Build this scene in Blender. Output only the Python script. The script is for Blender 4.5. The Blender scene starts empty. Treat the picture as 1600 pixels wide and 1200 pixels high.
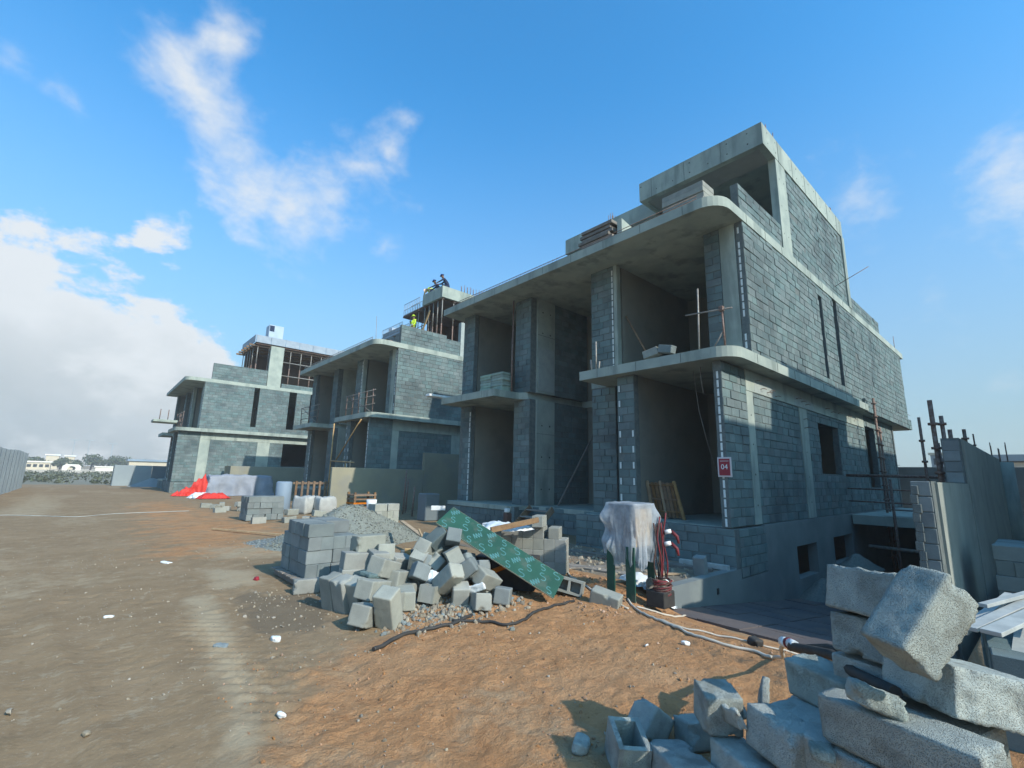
import bpy, bmesh, math, random
import numpy as np
from mathutils import Vector, Matrix, Euler, noise as mnoise

R = math.radians
random.seed(7)
rng = np.random.default_rng(11)
S = bpy.context.scene
COL = S.collection

# ------------------------------------------------------------------ camera
cam_d = bpy.data.cameras.new('camera')
cam = bpy.data.objects.new('camera', cam_d)
COL.objects.link(cam)
cam_d.sensor_width = 36.0
cam_d.lens = 731.4 / 1600 * 36.0
cam_d.clip_start = 0.05
cam_d.clip_end = 6000
S.camera = cam
YAW, PITCH, ROLL = R(48.6), R(11.05), R(1.32)
fwd = Vector((math.cos(PITCH) * math.cos(YAW), math.cos(PITCH) * math.sin(YAW), math.sin(PITCH)))
rt0 = Vector((math.sin(YAW), -math.cos(YAW), 0))
up0 = rt0.cross(fwd)
rt = math.cos(ROLL) * rt0 + math.sin(ROLL) * up0
up = -math.sin(ROLL) * rt0 + math.cos(ROLL) * up0
cam.matrix_world = Matrix(((rt.x, up.x, -fwd.x, 0.0), (rt.y, up.y, -fwd.y, 0.0), (rt.z, up.z, -fwd.z, 1.75), (0, 0, 0, 1)))

# ------------------------------------------------------------------ light and sky
SUN_EL = R(34)
SUN_H = Vector((0.11, -0.99, 0)).normalized()
SUN_DIR = Vector((SUN_H.x * math.cos(SUN_EL), SUN_H.y * math.cos(SUN_EL), math.sin(SUN_EL)))
sun_d = bpy.data.lights.new('sun', 'SUN')
sun_d.energy = 2.4
sun_d.angle = R(0.6)
sun_d.color = (1.0, 0.93, 0.82)
sun = bpy.data.objects.new('sun', sun_d)
sun.rotation_euler = SUN_DIR.to_track_quat('Z', 'Y').to_euler()
COL.objects.link(sun)
S.view_settings.view_transform = 'Standard'
S.view_settings.look = 'None'
S.view_settings.gamma = 1
S.view_settings.exposure = 1.1
S.view_settings.use_curve_mapping = False
S.cycles.max_bounces = 6
S.cycles.transparent_max_bounces = 8
S.cycles.use_denoising = True

world = bpy.data.worlds.new('World')
S.world = world
world.use_nodes = True


class NT:
    def __init__(s, tree):
        s.t = tree

    def n(s, typ, **kw):
        nd = s.t.nodes.new(typ)
        for k, v in kw.items():
            if k.startswith('i_'):
                nd.inputs[int(k[2:]) if k[2:].isdigit() else k[2:]].default_value = v
            else:
                setattr(nd, k, v)
        return nd

    def l(s, a, b):
        s.t.links.new(a, b)

    def math(s, op, a, b=None, clamp=False, c=None):
        nd = s.n('ShaderNodeMath', operation=op, use_clamp=clamp)
        for i, v in enumerate((a, b, c)):
            if v is None:
                continue
            if isinstance(v, (int, float)):
                nd.inputs[i].default_value = v
            else:
                s.l(v, nd.inputs[i])
        return nd.outputs[0]

    def mix(s, f, a, b, bt='MIX'):
        nd = s.n('ShaderNodeMix', data_type='RGBA', blend_type=bt)
        for i, v in ((0, f), (6, a), (7, b)):
            if isinstance(v, (int, float)):
                nd.inputs[i].default_value = v
            elif isinstance(v, (tuple, list)):
                nd.inputs[i].default_value = (*v[:3], 1)
            else:
                s.l(v, nd.inputs[i])
        return nd.outputs[2]

    def noise(s, vec, scale, detail=4, rough=0.55, dist=0.0):
        nd = s.n('ShaderNodeTexNoise')
        nd.inputs['Scale'].default_value = scale
        nd.inputs['Detail'].default_value = detail
        nd.inputs['Roughness'].default_value = rough
        nd.inputs['Distortion'].default_value = dist
        if vec is not None:
            s.l(vec, nd.inputs['Vector'])
        return nd.outputs['Fac']

    def ramp(s, f, lo, hi, a=0.0, b=1.0):
        nd = s.n('ShaderNodeMapRange', clamp=True, interpolation_type='SMOOTHSTEP')
        s.l(f, nd.inputs[0])
        for i, v in ((1, lo), (2, hi), (3, a), (4, b)):
            nd.inputs[i].default_value = v
        return nd.outputs[0]


CLOUDS = [(0.060,0.757,0.650,0.044,1.00),(0.024,0.805,0.592,0.064,1.00),(0.067,0.830,0.553,0.066,1.00),(0.110,0.844,0.525,0.053,0.90),(0.150,0.864,0.480,0.070,1.00),(0.208,0.857,0.471,0.083,1.00),(0.264,0.828,0.495,0.067,1.00),(0.313,0.768,0.559,0.063,1.00),(0.329,0.739,0.588,0.040,0.90),(0.055,0.927,0.371,0.055,0.55),(0.340,0.694,0.634,0.029,0.60),(-0.090,0.851,0.517,0.029,0.45),(-0.154,0.830,0.535,0.024,0.50),(0.375,0.819,0.434,0.030,0.50),(-0.117,0.953,0.270,0.062,0.90),(-0.119,0.982,0.149,0.145,1.15),(-0.045,0.978,0.185,0.110,1.0),(0.042,0.983,0.160,0.098,1.0),(0.105,0.981,0.135,0.075,0.9),(-0.067,0.996,0.062,0.165,1.2),(0.037,0.997,0.061,0.130,1.1),(0.135,0.982,0.105,0.055,0.85),(0.874,0.157,0.460,0.076,0.60),(0.915,-0.028,0.402,0.073,1.05),(0.921,0.015,0.389,0.048,0.85),(0.948,0.130,0.290,0.050,0.22),(0.949,0.073,0.306,0.045,0.25),(0.943,0.162,0.291,0.044,0.25),(0.974,0.021,0.228,0.049,0.15),(0.968,0.124,0.217,0.050,0.15),(0.985,0.072,0.154,0.066,0.25),
          # the same kind of scattered cumulus goes on round the rest of the sky
          (-0.75,0.5,0.43,0.10,1.0),(-0.82,0.42,0.40,0.08,1.0),(-0.9,-0.1,0.42,0.12,1.0),(-0.6,-0.7,0.39,0.11,1.0),(0.2,-0.93,0.31,0.12,0.9),(0.75,-0.6,0.25,0.10,0.9),(-0.95,0.25,0.15,0.16,1.2),(-0.5,-0.85,0.14,0.17,1.2)]


def build_world():
    t = world.node_tree
    t.nodes.clear()
    N = NT(t)
    tc = N.n('ShaderNodeTexCoord').outputs['Generated']
    sky = N.n('ShaderNodeTexSky', sky_type='NISHITA', sun_disc=False, sun_elevation=SUN_EL,
              sun_rotation=math.atan2(SUN_H.x, SUN_H.y), air_density=1.0, dust_density=1.2, ozone_density=2.0)
    hsv = N.n('ShaderNodeHueSaturation')
    hsv.inputs['Saturation'].default_value = 1.12
    N.l(N.mix(1.0, sky.outputs[0], (0.56, 0.93, 1.06), 'MULTIPLY'), hsv.inputs['Color'])
    bg = N.n('ShaderNodeBackground')
    bg.inputs[1].default_value = SKY_STRENGTH
    sepz = N.n('ShaderNodeSeparateXYZ')
    N.l(tc, sepz.inputs[0])
    # pale humid air low over the horizon, all round
    hz = N.ramp(sepz.outputs[2], -0.05, 0.72, 0.92, 0.0)
    skyc = N.mix(hz, hsv.outputs[0], tuple(v / SKY_STRENGTH * 0.42 for v in (0.46, 0.56, 0.60)))
    N.l(skyc, bg.inputs[0])
    blob = None
    for x, y, z, r, w in CLOUDS:
        d = Vector((x, y, z)).normalized()
        dn = N.n('ShaderNodeVectorMath', operation='DISTANCE')
        N.l(tc, dn.inputs[0])
        dn.inputs[1].default_value = d
        b = N.math('MULTIPLY_ADD', dn.outputs['Value'], -w / (r * 1.75), c=w)
        blob = b if blob is None else N.math('SMOOTH_MAX', blob, b, c=0.18)
    # stretch the noise a little flat
    mp = N.n('ShaderNodeMapping')
    mp.inputs['Scale'].default_value = (1, 1, 1.45)
    N.l(tc, mp.inputs[0])
    n1 = N.noise(mp.outputs[0], 8.5, 10, 0.60, 0.2)
    n2 = N.noise(mp.outputs[0], 22.0, 6, 0.6, 0.3)
    f = N.math('ADD', blob, N.math('MULTIPLY', N.math('SUBTRACT', n1, 0.5), 1.75))
    f = N.math('ADD', f, N.math('MULTIPLY', N.math('SUBTRACT', n2, 0.5), 0.65))
    bd = N.n('ShaderNodeVectorMath', operation='DISTANCE')
    N.l(tc, bd.inputs[0])
    bd.inputs[1].default_value = Vector((-0.03, 0.98, 0.17)).normalized()
    lw = N.ramp(bd.outputs['Value'], 0.20, 0.40)
    a = N.math('DIVIDE', N.math('SUBTRACT', f, 0.24), N.math('MULTIPLY_ADD', lw, 0.9, c=0.26), clamp=True)
    a = N.ramp(a, 0.0, 1.0)
    # shading of the cloud itself: thick parts low in the sky are greyer
    thick = N.ramp(f, 0.42, 1.05)
    low = N.ramp(sepz.outputs[2], 0.02, 0.30, 1.0, 0.0)
    grey = N.math('MULTIPLY', thick, low, clamp=True)
    n3 = N.noise(mp.outputs[0], 4.0, 5, 0.55, 0.2)
    grey = N.math('MULTIPLY', grey, N.ramp(n3, 0.25, 0.7, 0.55, 1.0))
    cc = N.mix(grey, (0.82, 0.85, 0.87), (0.40, 0.46, 0.50))
    bc = N.n('ShaderNodeBackground')
    N.l(cc, bc.inputs[0])
    bc.inputs[1].default_value = 0.48
    mx = N.n('ShaderNodeMixShader')
    N.l(N.math('MULTIPLY', a, 0.92), mx.inputs[0])
    N.l(bg.outputs[0], mx.inputs[1])
    N.l(bc.outputs[0], mx.inputs[2])
    out = N.n('ShaderNodeOutputWorld')
    N.l(mx.outputs[0], out.inputs[0])


SKY_STRENGTH = 0.148
build_world()

# ------------------------------------------------------------------ materials
MATS = {}


def mat(name, c1, c2=None, scale=3.0, rough=0.85, bump=0.3, bscale=40.0, bdist=0.01, island=0.0, spec=0.25,
        stain=None, stain_scale=0.8, stain_amt=0.5, speck=0.0, speck_scale=220.0, metallic=0.0, streak=0.0, detail=5, pits=0.0):
    m = bpy.data.materials.new(name)
    m.use_nodes = True
    t = m.node_tree
    t.nodes.clear()
    N = NT(t)
    g = N.n('ShaderNodeNewGeometry')
    pos = g.outputs['Position']
    p = N.n('ShaderNodeBsdfPrincipled')
    p.inputs['Roughness'].default_value = rough
    p.inputs['Metallic'].default_value = metallic
    p.inputs['Specular IOR Level'].default_value = spec
    c2 = c2 or tuple(v * 0.75 for v in c1)
    col = N.mix(N.ramp(N.noise(pos, scale, detail), 0.3, 0.7), c1, c2)
    if stain is not None:
        sp = pos
        if streak:
            mp = N.n('ShaderNodeMapping')
            mp.inputs['Scale'].default_value = (1, 1, 1 - streak)
            N.l(pos, mp.inputs[0])
            sp = mp.outputs[0]
        sf = N.ramp(N.noise(sp, stain_scale, 6, 0.6), 0.50, 0.66, 0.0, stain_amt)
        col = N.mix(sf, col, stain)
    if speck:
        col = N.mix(speck, col, N.noise(pos, speck_scale, 2, 0.7), 'OVERLAY')
    if island:
        oi = N.n('ShaderNodeObjectInfo')
        r1 = N.math('FRACT', N.math('ADD', g.outputs['Random Per Island'], oi.outputs['Random']))
        hs = N.n('ShaderNodeHueSaturation')
        N.l(N.ramp(r1, 0, 1, 1 - island, 1 + island), hs.inputs['Value'])
        N.l(N.math('MULTIPLY_ADD', N.math('FRACT', N.math('MULTIPLY', r1, 7.3)), 0.5, c=0.75), hs.inputs['Saturation'])
        N.l(col, hs.inputs['Color'])
        col = hs.outputs['Color']
    N.l(col, p.inputs['Base Color'])
    if bump:
        h = N.noise(pos, bscale, 6, 0.65)
        if pits:
            h2 = N.n('ShaderNodeTexVoronoi')
            h2.inputs['Scale'].default_value = bscale * 1.6
            N.l(pos, h2.inputs['Vector'])
            h = N.math('ADD', h, N.math('MULTIPLY', N.ramp(h2.outputs['Distance'], 0.0, 0.45), pits))
        b = N.n('ShaderNodeBump')
        b.inputs['Strength'].default_value = bump
        b.inputs['Distance'].default_value = bdist
        N.l(h, b.inputs['Height'])
        N.l(b.outputs[0], p.inputs['Normal'])
    o = N.n('ShaderNodeOutputMaterial')
    N.l(p.outputs[0], o.inputs[0])
    MATS[name] = m
    return m


mat('block_grey', (0.152, 0.203, 0.202), (0.114, 0.156, 0.160), 2.2, 0.92, 0.6, 70, 0.008, island=0.13, stain=(0.078, 0.102, 0.108), stain_scale=0.45, stain_amt=0.8, speck=0.35)
mat('block_pale', (0.30, 0.307, 0.272), (0.245, 0.253, 0.228), 5, 0.92, 0.5, 110, 0.004, island=0.12, speck=0.3)
mat('block_stock', (0.195, 0.222, 0.22), (0.158, 0.182, 0.184), 5, 0.92, 0.5, 110, 0.004, island=0.13, speck=0.3)
mat('block_rough', (0.40, 0.435, 0.395), (0.31, 0.345, 0.325), 9, 0.95, 0.9, 120, 0.008, island=0.13, speck=0.3, speck_scale=420, pits=1.6, stain=(0.20, 0.205, 0.175), stain_scale=5, stain_amt=0.6)
mat('mortar', (0.15, 0.172, 0.165), (0.105, 0.125, 0.125), 9, 0.95, 0.7, 60, 0.012)
mat('concrete', (0.36, 0.405, 0.355), (0.27, 0.315, 0.285), 1.6, 0.8, 0.22, 30, 0.006, stain=(0.17, 0.205, 0.185), stain_scale=1.3, stain_amt=0.75, streak=0.8, speck=0.15)
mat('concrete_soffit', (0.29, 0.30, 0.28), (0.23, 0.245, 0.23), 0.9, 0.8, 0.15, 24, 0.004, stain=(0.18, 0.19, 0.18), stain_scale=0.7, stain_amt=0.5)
mat('concrete_pale', (0.34, 0.385, 0.365), (0.29, 0.33, 0.32), 4, 0.85, 0.5, 40, 0.01)  # pale concrete; also colours the painted sun patches on the beam
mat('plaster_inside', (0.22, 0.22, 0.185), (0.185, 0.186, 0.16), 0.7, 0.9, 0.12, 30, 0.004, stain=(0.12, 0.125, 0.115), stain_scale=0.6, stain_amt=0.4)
mat('plaster_plinth', (0.20, 0.232, 0.225), (0.15, 0.178, 0.178), 0.9, 0.85, 0.2, 25, 0.006, stain=(0.13, 0.15, 0.16), stain_scale=0.6, stain_amt=0.6)
mat('plaster_tan', (0.30, 0.285, 0.205), (0.245, 0.236, 0.178), 0.8, 0.9, 0.2, 25, 0.006, stain=(0.215, 0.22, 0.20), stain_scale=0.5, stain_amt=0.6)
mat('insulation', (0.72, 0.76, 0.74), (0.6, 0.64, 0.62), 12, 0.8, 0.1)
mat('steel_rust', (0.17, 0.095, 0.07), (0.26, 0.20, 0.17), 18, 0.75, 0.3, 120, 0.002, metallic=0.3)
mat('steel_grey', (0.33, 0.33, 0.31), (0.24, 0.21, 0.18), 14, 0.6, 0.2, 90, 0.002, metallic=0.4)
mat('wood_light', (0.42, 0.30, 0.17), (0.31, 0.21, 0.12), 7, 0.85, 0.3, 60, 0.003, island=0.15)
mat('wood_brown', (0.22, 0.145, 0.085), (0.16, 0.10, 0.06), 7, 0.85, 0.3, 60, 0.003, island=0.15)
mat('wood_grey', (0.24, 0.22, 0.195), (0.17, 0.155, 0.14), 7, 0.9, 0.3, 60, 0.003, island=0.2)
mat('wood_orange', (0.48, 0.20, 0.085), (0.36, 0.14, 0.06), 7, 0.85, 0.3, 60, 0.003, island=0.15)
mat('ply_green', (0.022, 0.085, 0.06), (0.018, 0.068, 0.05), 3, 0.55, 0.1, 30, 0.002, stain=(0.085, 0.11, 0.09), stain_scale=4.5, stain_amt=0.55)
mat('print_blue', (0.085, 0.225, 0.225), (0.06, 0.17, 0.18), 20, 0.6, 0)
mat('ply_edge', (0.40, 0.38, 0.28), (0.30, 0.28, 0.20), 16, 0.9, 0.2)
mat('tarp_red', (0.62, 0.045, 0.03), (0.52, 0.035, 0.03), 3, 0.6, 0.3, 9, 0.05)
mat('tarp_grey', (0.26, 0.285, 0.33), (0.21, 0.235, 0.28), 2, 0.65, 0.35, 7, 0.06)
mat('plastic_white', (0.75, 0.77, 0.77), (0.62, 0.65, 0.66), 7, 0.45, 0.3, 25, 0.01)
mat('bag_green', (0.30, 0.38, 0.31), (0.24, 0.31, 0.27), 5, 0.75, 0.4, 30, 0.008, island=0.12)
mat('sign_red', (0.30, 0.03, 0.045), (0.27, 0.026, 0.04), 8, 0.5, 0)
mat('sign_white', (0.62, 0.55, 0.55), (0.55, 0.5, 0.5), 8, 0.5, 0)
mat('cable_black', (0.035, 0.035, 0.035), (0.05, 0.048, 0.045), 9, 0.6, 0.1)
mat('cable_beige', (0.55, 0.50, 0.42), (0.46, 0.42, 0.35), 9, 0.6, 0.1)
mat('cable_red', (0.20, 0.03, 0.035), (0.11, 0.025, 0.03), 9, 0.6, 0.1)
mat('cable_brown', (0.11, 0.06, 0.05), (0.08, 0.05, 0.045), 9, 0.6, 0.1)
mat('hoarding', (0.27, 0.32, 0.34), (0.235, 0.28, 0.305), 0.6, 0.6, 0.1, 12, 0.01)
mat('hoarding_dark', (0.15, 0.185, 0.20), (0.125, 0.155, 0.17), 0.6, 0.7, 0.1, 12, 0.01)
mat('gravel', (0.225, 0.24, 0.21), (0.165, 0.175, 0.16), 20, 0.95, 0.9, 55, 0.02, island=0.18)
mat('gravel_blue', (0.205, 0.235, 0.24), (0.16, 0.185, 0.19), 20, 0.95, 0.9, 70, 0.015, island=0.2)
mat('stone_pale', (0.30, 0.265, 0.21), (0.22, 0.19, 0.145), 20, 0.95, 0.5, 60, 0.01, island=0.25)
mat('stone_sand', (0.36, 0.215, 0.125), (0.27, 0.155, 0.09), 20, 0.95, 0.5, 60, 0.01, island=0.3)
mat('foliage', (0.055, 0.075, 0.035), (0.085, 0.10, 0.055), 0.8, 0.9, 0, island=0.4)
mat('scrub_green', (0.07, 0.085, 0.055), (0.10, 0.105, 0.07), 0.8, 0.95, 0, island=0.4)
mat('trunk', (0.10, 0.08, 0.06), (0.07, 0.055, 0.045), 4, 0.9, 0.3)
mat('house_white', (0.72, 0.70, 0.63), (0.65, 0.62, 0.55), 0.5, 0.85, 0)
mat('house_tan', (0.55, 0.48, 0.36), (0.48, 0.42, 0.32), 0.5, 0.85, 0)
mat('shed_roof', (0.22, 0.29, 0.36), (0.19, 0.25, 0.32), 0.3, 0.6, 0)
mat('dark_glass', (0.03, 0.035, 0.04), (0.025, 0.03, 0.035), 1, 0.3, 0)
mat('navy_cloth', (0.025, 0.04, 0.085), (0.02, 0.03, 0.065), 8, 0.9, 0)
mat('khaki_cloth', (0.23, 0.20, 0.13), (0.18, 0.16, 0.10), 8, 0.9, 0)
mat('hivis', (0.55, 0.75, 0.05), (0.48, 0.68, 0.05), 8, 0.7, 0)
mat('hivis_band', (0.6, 0.62, 0.6), (0.55, 0.55, 0.5), 8, 0.4, 0)
mat('skin', (0.20, 0.115, 0.075), (0.17, 0.095, 0.06), 8, 0.7, 0)
mat('helmet_blue', (0.02, 0.06, 0.22), (0.02, 0.05, 0.18), 8, 0.4, 0)
mat('helmet_pale', (0.75, 0.55, 0.42), (0.7, 0.5, 0.4), 8, 0.4, 0)
mat('tank_blue', (0.38, 0.47, 0.58), (0.33, 0.42, 0.52), 2, 0.5, 0)
mat('form_panel', (0.30, 0.36, 0.42), (0.24, 0.29, 0.35), 2.5, 0.6, 0.1)
mat('form_ply', (0.12, 0.075, 0.055), (0.085, 0.055, 0.045), 2.5, 0.8, 0.1)
mat('board_body', (0.17, 0.165, 0.175), (0.14, 0.135, 0.145), 3, 0.7, 0.1)
mat('ramp_mat', (0.125, 0.105, 0.10), (0.085, 0.08, 0.085), 1.4, 0.85, 0.4, 18, 0.02, stain=(0.19, 0.13, 0.10), stain_scale=1.2, stain_amt=0.5)
mat('terrace_dirt', (0.20, 0.175, 0.135), (0.15, 0.14, 0.12), 1.6, 0.95, 0.7, 22, 0.03, stain=(0.25, 0.17, 0.105), stain_scale=0.9, stain_amt=0.8)
mat('jumbo_cloth', (0.42, 0.43, 0.41), (0.33, 0.34, 0.33), 4, 0.85, 0.4, 20, 0.01)
mat('concrete_wall', (0.30, 0.325, 0.29), (0.24, 0.265, 0.24), 1.2, 0.85, 0.25, 30, 0.006, stain=(0.18, 0.205, 0.19), stain_scale=1.6, stain_amt=0.5)
mat('wood_white', (0.42, 0.44, 0.42), (0.32, 0.34, 0.33), 7, 0.7, 0.1)


def plastic_film():
    m = bpy.data.materials.new('plastic_film')
    m.use_nodes = True
    N = NT(m.node_tree)
    m.node_tree.nodes.clear()
    pos = N.n('ShaderNodeNewGeometry').outputs['Position']
    p = N.n('ShaderNodeBsdfPrincipled')
    p.inputs['Base Color'].default_value = (0.58, 0.65, 0.72, 1)
    p.inputs['Roughness'].default_value = 0.35
    tl = N.n('ShaderNodeBsdfTranslucent')
    tl.inputs[0].default_value = (0.52, 0.60, 0.66, 1)
    tr = N.n('ShaderNodeBsdfTransparent')
    m1 = N.n('ShaderNodeMixShader')
    m1.inputs[0].default_value = 0.35
    N.l(p.outputs[0], m1.inputs[1])
    N.l(tl.outputs[0], m1.inputs[2])
    m2 = N.n('ShaderNodeMixShader')
    N.l(N.ramp(N.noise(pos, 5, 5), 0.3, 0.7, 0.36, 0.66), m2.inputs[0])
    N.l(m1.outputs[0], m2.inputs[1])
    N.l(tr.outputs[0], m2.inputs[2])
    b = N.n('ShaderNodeBump')
    b.inputs['Strength'].default_value = 0.6
    b.inputs['Distance'].default_value = 0.03
    N.l(N.noise(pos, 9, 4, 0.6, 1.5), b.inputs['Height'])
    N.l(b.outputs[0], p.inputs['Normal'])
    o = N.n('ShaderNodeOutputMaterial')
    N.l(m2.outputs[0], o.inputs[0])
    MATS['plastic_film'] = m


plastic_film()


def ground_mat():
    m = bpy.data.materials.new('ground_soil')
    m.use_nodes = True
    N = NT(m.node_tree)
    m.node_tree.nodes.clear()
    pos = N.n('ShaderNodeNewGeometry').outputs['Position']

    def attr(n):
        a = N.n('ShaderNodeAttribute')
        a.attribute_name = n
        return a.outputs['Fac']
    n_big = N.noise(pos, 0.55, 6, 0.6)
    n_mid = N.noise(pos, 2.6, 6, 0.62)
    n_fine = N.noise(pos, 17, 6, 0.7)
    n_grit = N.noise(pos, 95, 3, 0.7)
    road = N.mix(N.ramp(n_mid, 0.3, 0.7), (0.262, 0.184, 0.108), (0.218, 0.152, 0.090))
    road = N.mix(N.ramp(n_big, 0.45, 0.7, 0, 0.6), road, (0.295, 0.212, 0.130))
    road = N.mix(N.ramp(n_fine, 0.54, 0.66, 0, 0.4), road, (0.31, 0.255, 0.18))
    n_pt = N.noise(pos, 4.2, 9, 0.72)
    road = N.mix(N.ramp(n_pt, 0.555, 0.63, 0, 0.5), road, (0.335, 0.275, 0.19))
    road = N.mix(N.ramp(n_pt, 0.36, 0.43, 0.45, 0), road, (0.165, 0.118, 0.068))
    sand = N.mix(N.ramp(n_mid, 0.3, 0.7), (0.455, 0.248, 0.120), (0.385, 0.198, 0.092))
    sand = N.mix(N.ramp(n_big, 0.45, 0.72, 0, 0.55), sand, (0.46, 0.29, 0.165))
    sand = N.mix(N.ramp(n_fine, 0.56, 0.66, 0, 0.5), sand, (0.26, 0.125, 0.06))
    sand = N.mix(N.ramp(N.noise(pos, 6.5, 9, 0.74), 0.56, 0.64, 0, 0.45), sand, (0.47, 0.30, 0.175))
    sand = N.mix(N.ramp(N.noise(pos, 3.1, 9, 0.74), 0.35, 0.43, 0.5, 0), sand, (0.30, 0.14, 0.062))
    wob = N.math('MULTIPLY', N.math('SUBTRACT', N.noise(pos, 1.6, 8, 0.68), 0.5), 2.0)
    fs = N.ramp(N.math('ADD', attr('sand'), wob), 0.25, 0.85)
    c = N.mix(fs, road, sand)
    wob2 = N.math('MULTIPLY', N.math('SUBTRACT', N.noise(pos, 3.4, 7, 0.7), 0.5), 1.7)
    fp = N.ramp(N.math('ADD', attr('pale'), wob2), 0.30, 1.1, 0, 0.75)
    c = N.mix(fp, c, (0.375, 0.305, 0.205))
    fd = N.ramp(N.math('ADD', attr('dark'), wob2), 0.40, 0.75, 0, 0.8)
    c = N.mix(fd, c, (0.15, 0.115, 0.078))
    c = N.mix(N.ramp(N.math('ADD', attr('far_sand'), wob), 0.4, 0.7), c, (0.62, 0.50, 0.36))
    c = N.mix(N.ramp(N.math('ADD', attr('field'), wob), 0.4, 0.7), c, (0.20, 0.19, 0.15))
    c = N.mix(N.ramp(n_grit, 0.62, 0.75, 0, 0.5), c, (0.48, 0.43, 0.36))
    c = N.mix(N.ramp(n_grit, 0.25, 0.36, 0.4, 0), c, (0.10, 0.075, 0.055))
    p = N.n('ShaderNodeBsdfPrincipled')
    p.inputs['Roughness'].default_value = 0.95
    p.inputs['Specular IOR Level'].default_value = 0.12
    N.l(c, p.inputs['Base Color'])
    h = N.math('ADD', N.math('MULTIPLY', n_fine, 1.0), N.math('MULTIPLY', n_grit, 0.35))
    h = N.math('ADD', h, N.math('MULTIPLY', N.ramp(N.noise(pos, 8.0, 8, 0.72), 0.35, 0.75), 0.8))
    b = N.n('ShaderNodeBump')
    N.l(N.math('MULTIPLY_ADD', fs, 0.45, c=0.35), b.inputs['Strength'])
    b.inputs['Distance'].default_value = 0.03
    N.l(h, b.inputs['Height'])
    N.l(b.outputs[0], p.inputs['Normal'])
    o = N.n('ShaderNodeOutputMaterial')
    N.l(p.outputs[0], o.inputs[0])
    MATS['ground_soil'] = m


ground_mat()

# ------------------------------------------------------------------ mesh helpers


def chamfer_box(sx, sy, sz, b):
    """24-vertex box with chamfered edges, centred on the origin."""
    h = (sx / 2, sy / 2, sz / 2)
    V, idx = [], {}
    for cx in (-1, 1):
        for cy in (-1, 1):
            for cz in (-1, 1):
                c = (cx, cy, cz)
                for a in range(3):
                    idx[(c, a)] = len(V)
                    V.append(tuple(c[i] * (h[i] if i == a else h[i] - b) for i in range(3)))
    Fc = []

    def add(f):
        p = [Vector(V[i]) for i in f]
        n = (p[1] - p[0]).cross(p[2] - p[0])
        Fc.append(tuple(f) if n.dot(sum(p, Vector())) > 0 else tuple(reversed(f)))
    for a in range(3):
        o = [i for i in range(3) if i != a]
        for s in (-1, 1):
            q = []
            for u, v in ((-1, -1), (1, -1), (1, 1), (-1, 1)):
                c = [0, 0, 0]
                c[a], c[o[0]], c[o[1]] = s, u, v
                q.append(idx[(tuple(c), a)])
            add(q)
        for u in (-1, 1):
            for v in (-1, 1):
                c0, c1 = [0, 0, 0], [0, 0, 0]
                c0[a], c1[a] = -1, 1
                c0[o[0]] = c1[o[0]] = u
                c0[o[1]] = c1[o[1]] = v
                c0, c1 = tuple(c0), tuple(c1)
                add([idx[(c0, o[0])], idx[(c1, o[0])], idx[(c1, o[1])], idx[(c0, o[1])]])
    for cx in (-1, 1):
        for cy in (-1, 1):
            for cz in (-1, 1):
                add([idx[((cx, cy, cz), a)] for a in range(3)])
    return V, Fc


CUBE_F = [(0, 3, 2, 1), (4, 5, 6, 7), (0, 1, 5, 4), (1, 2, 6, 5), (2, 3, 7, 6), (3, 0, 4, 7)]


def rotz(a):
    return Matrix.Rotation(a, 3, 'Z')


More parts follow.
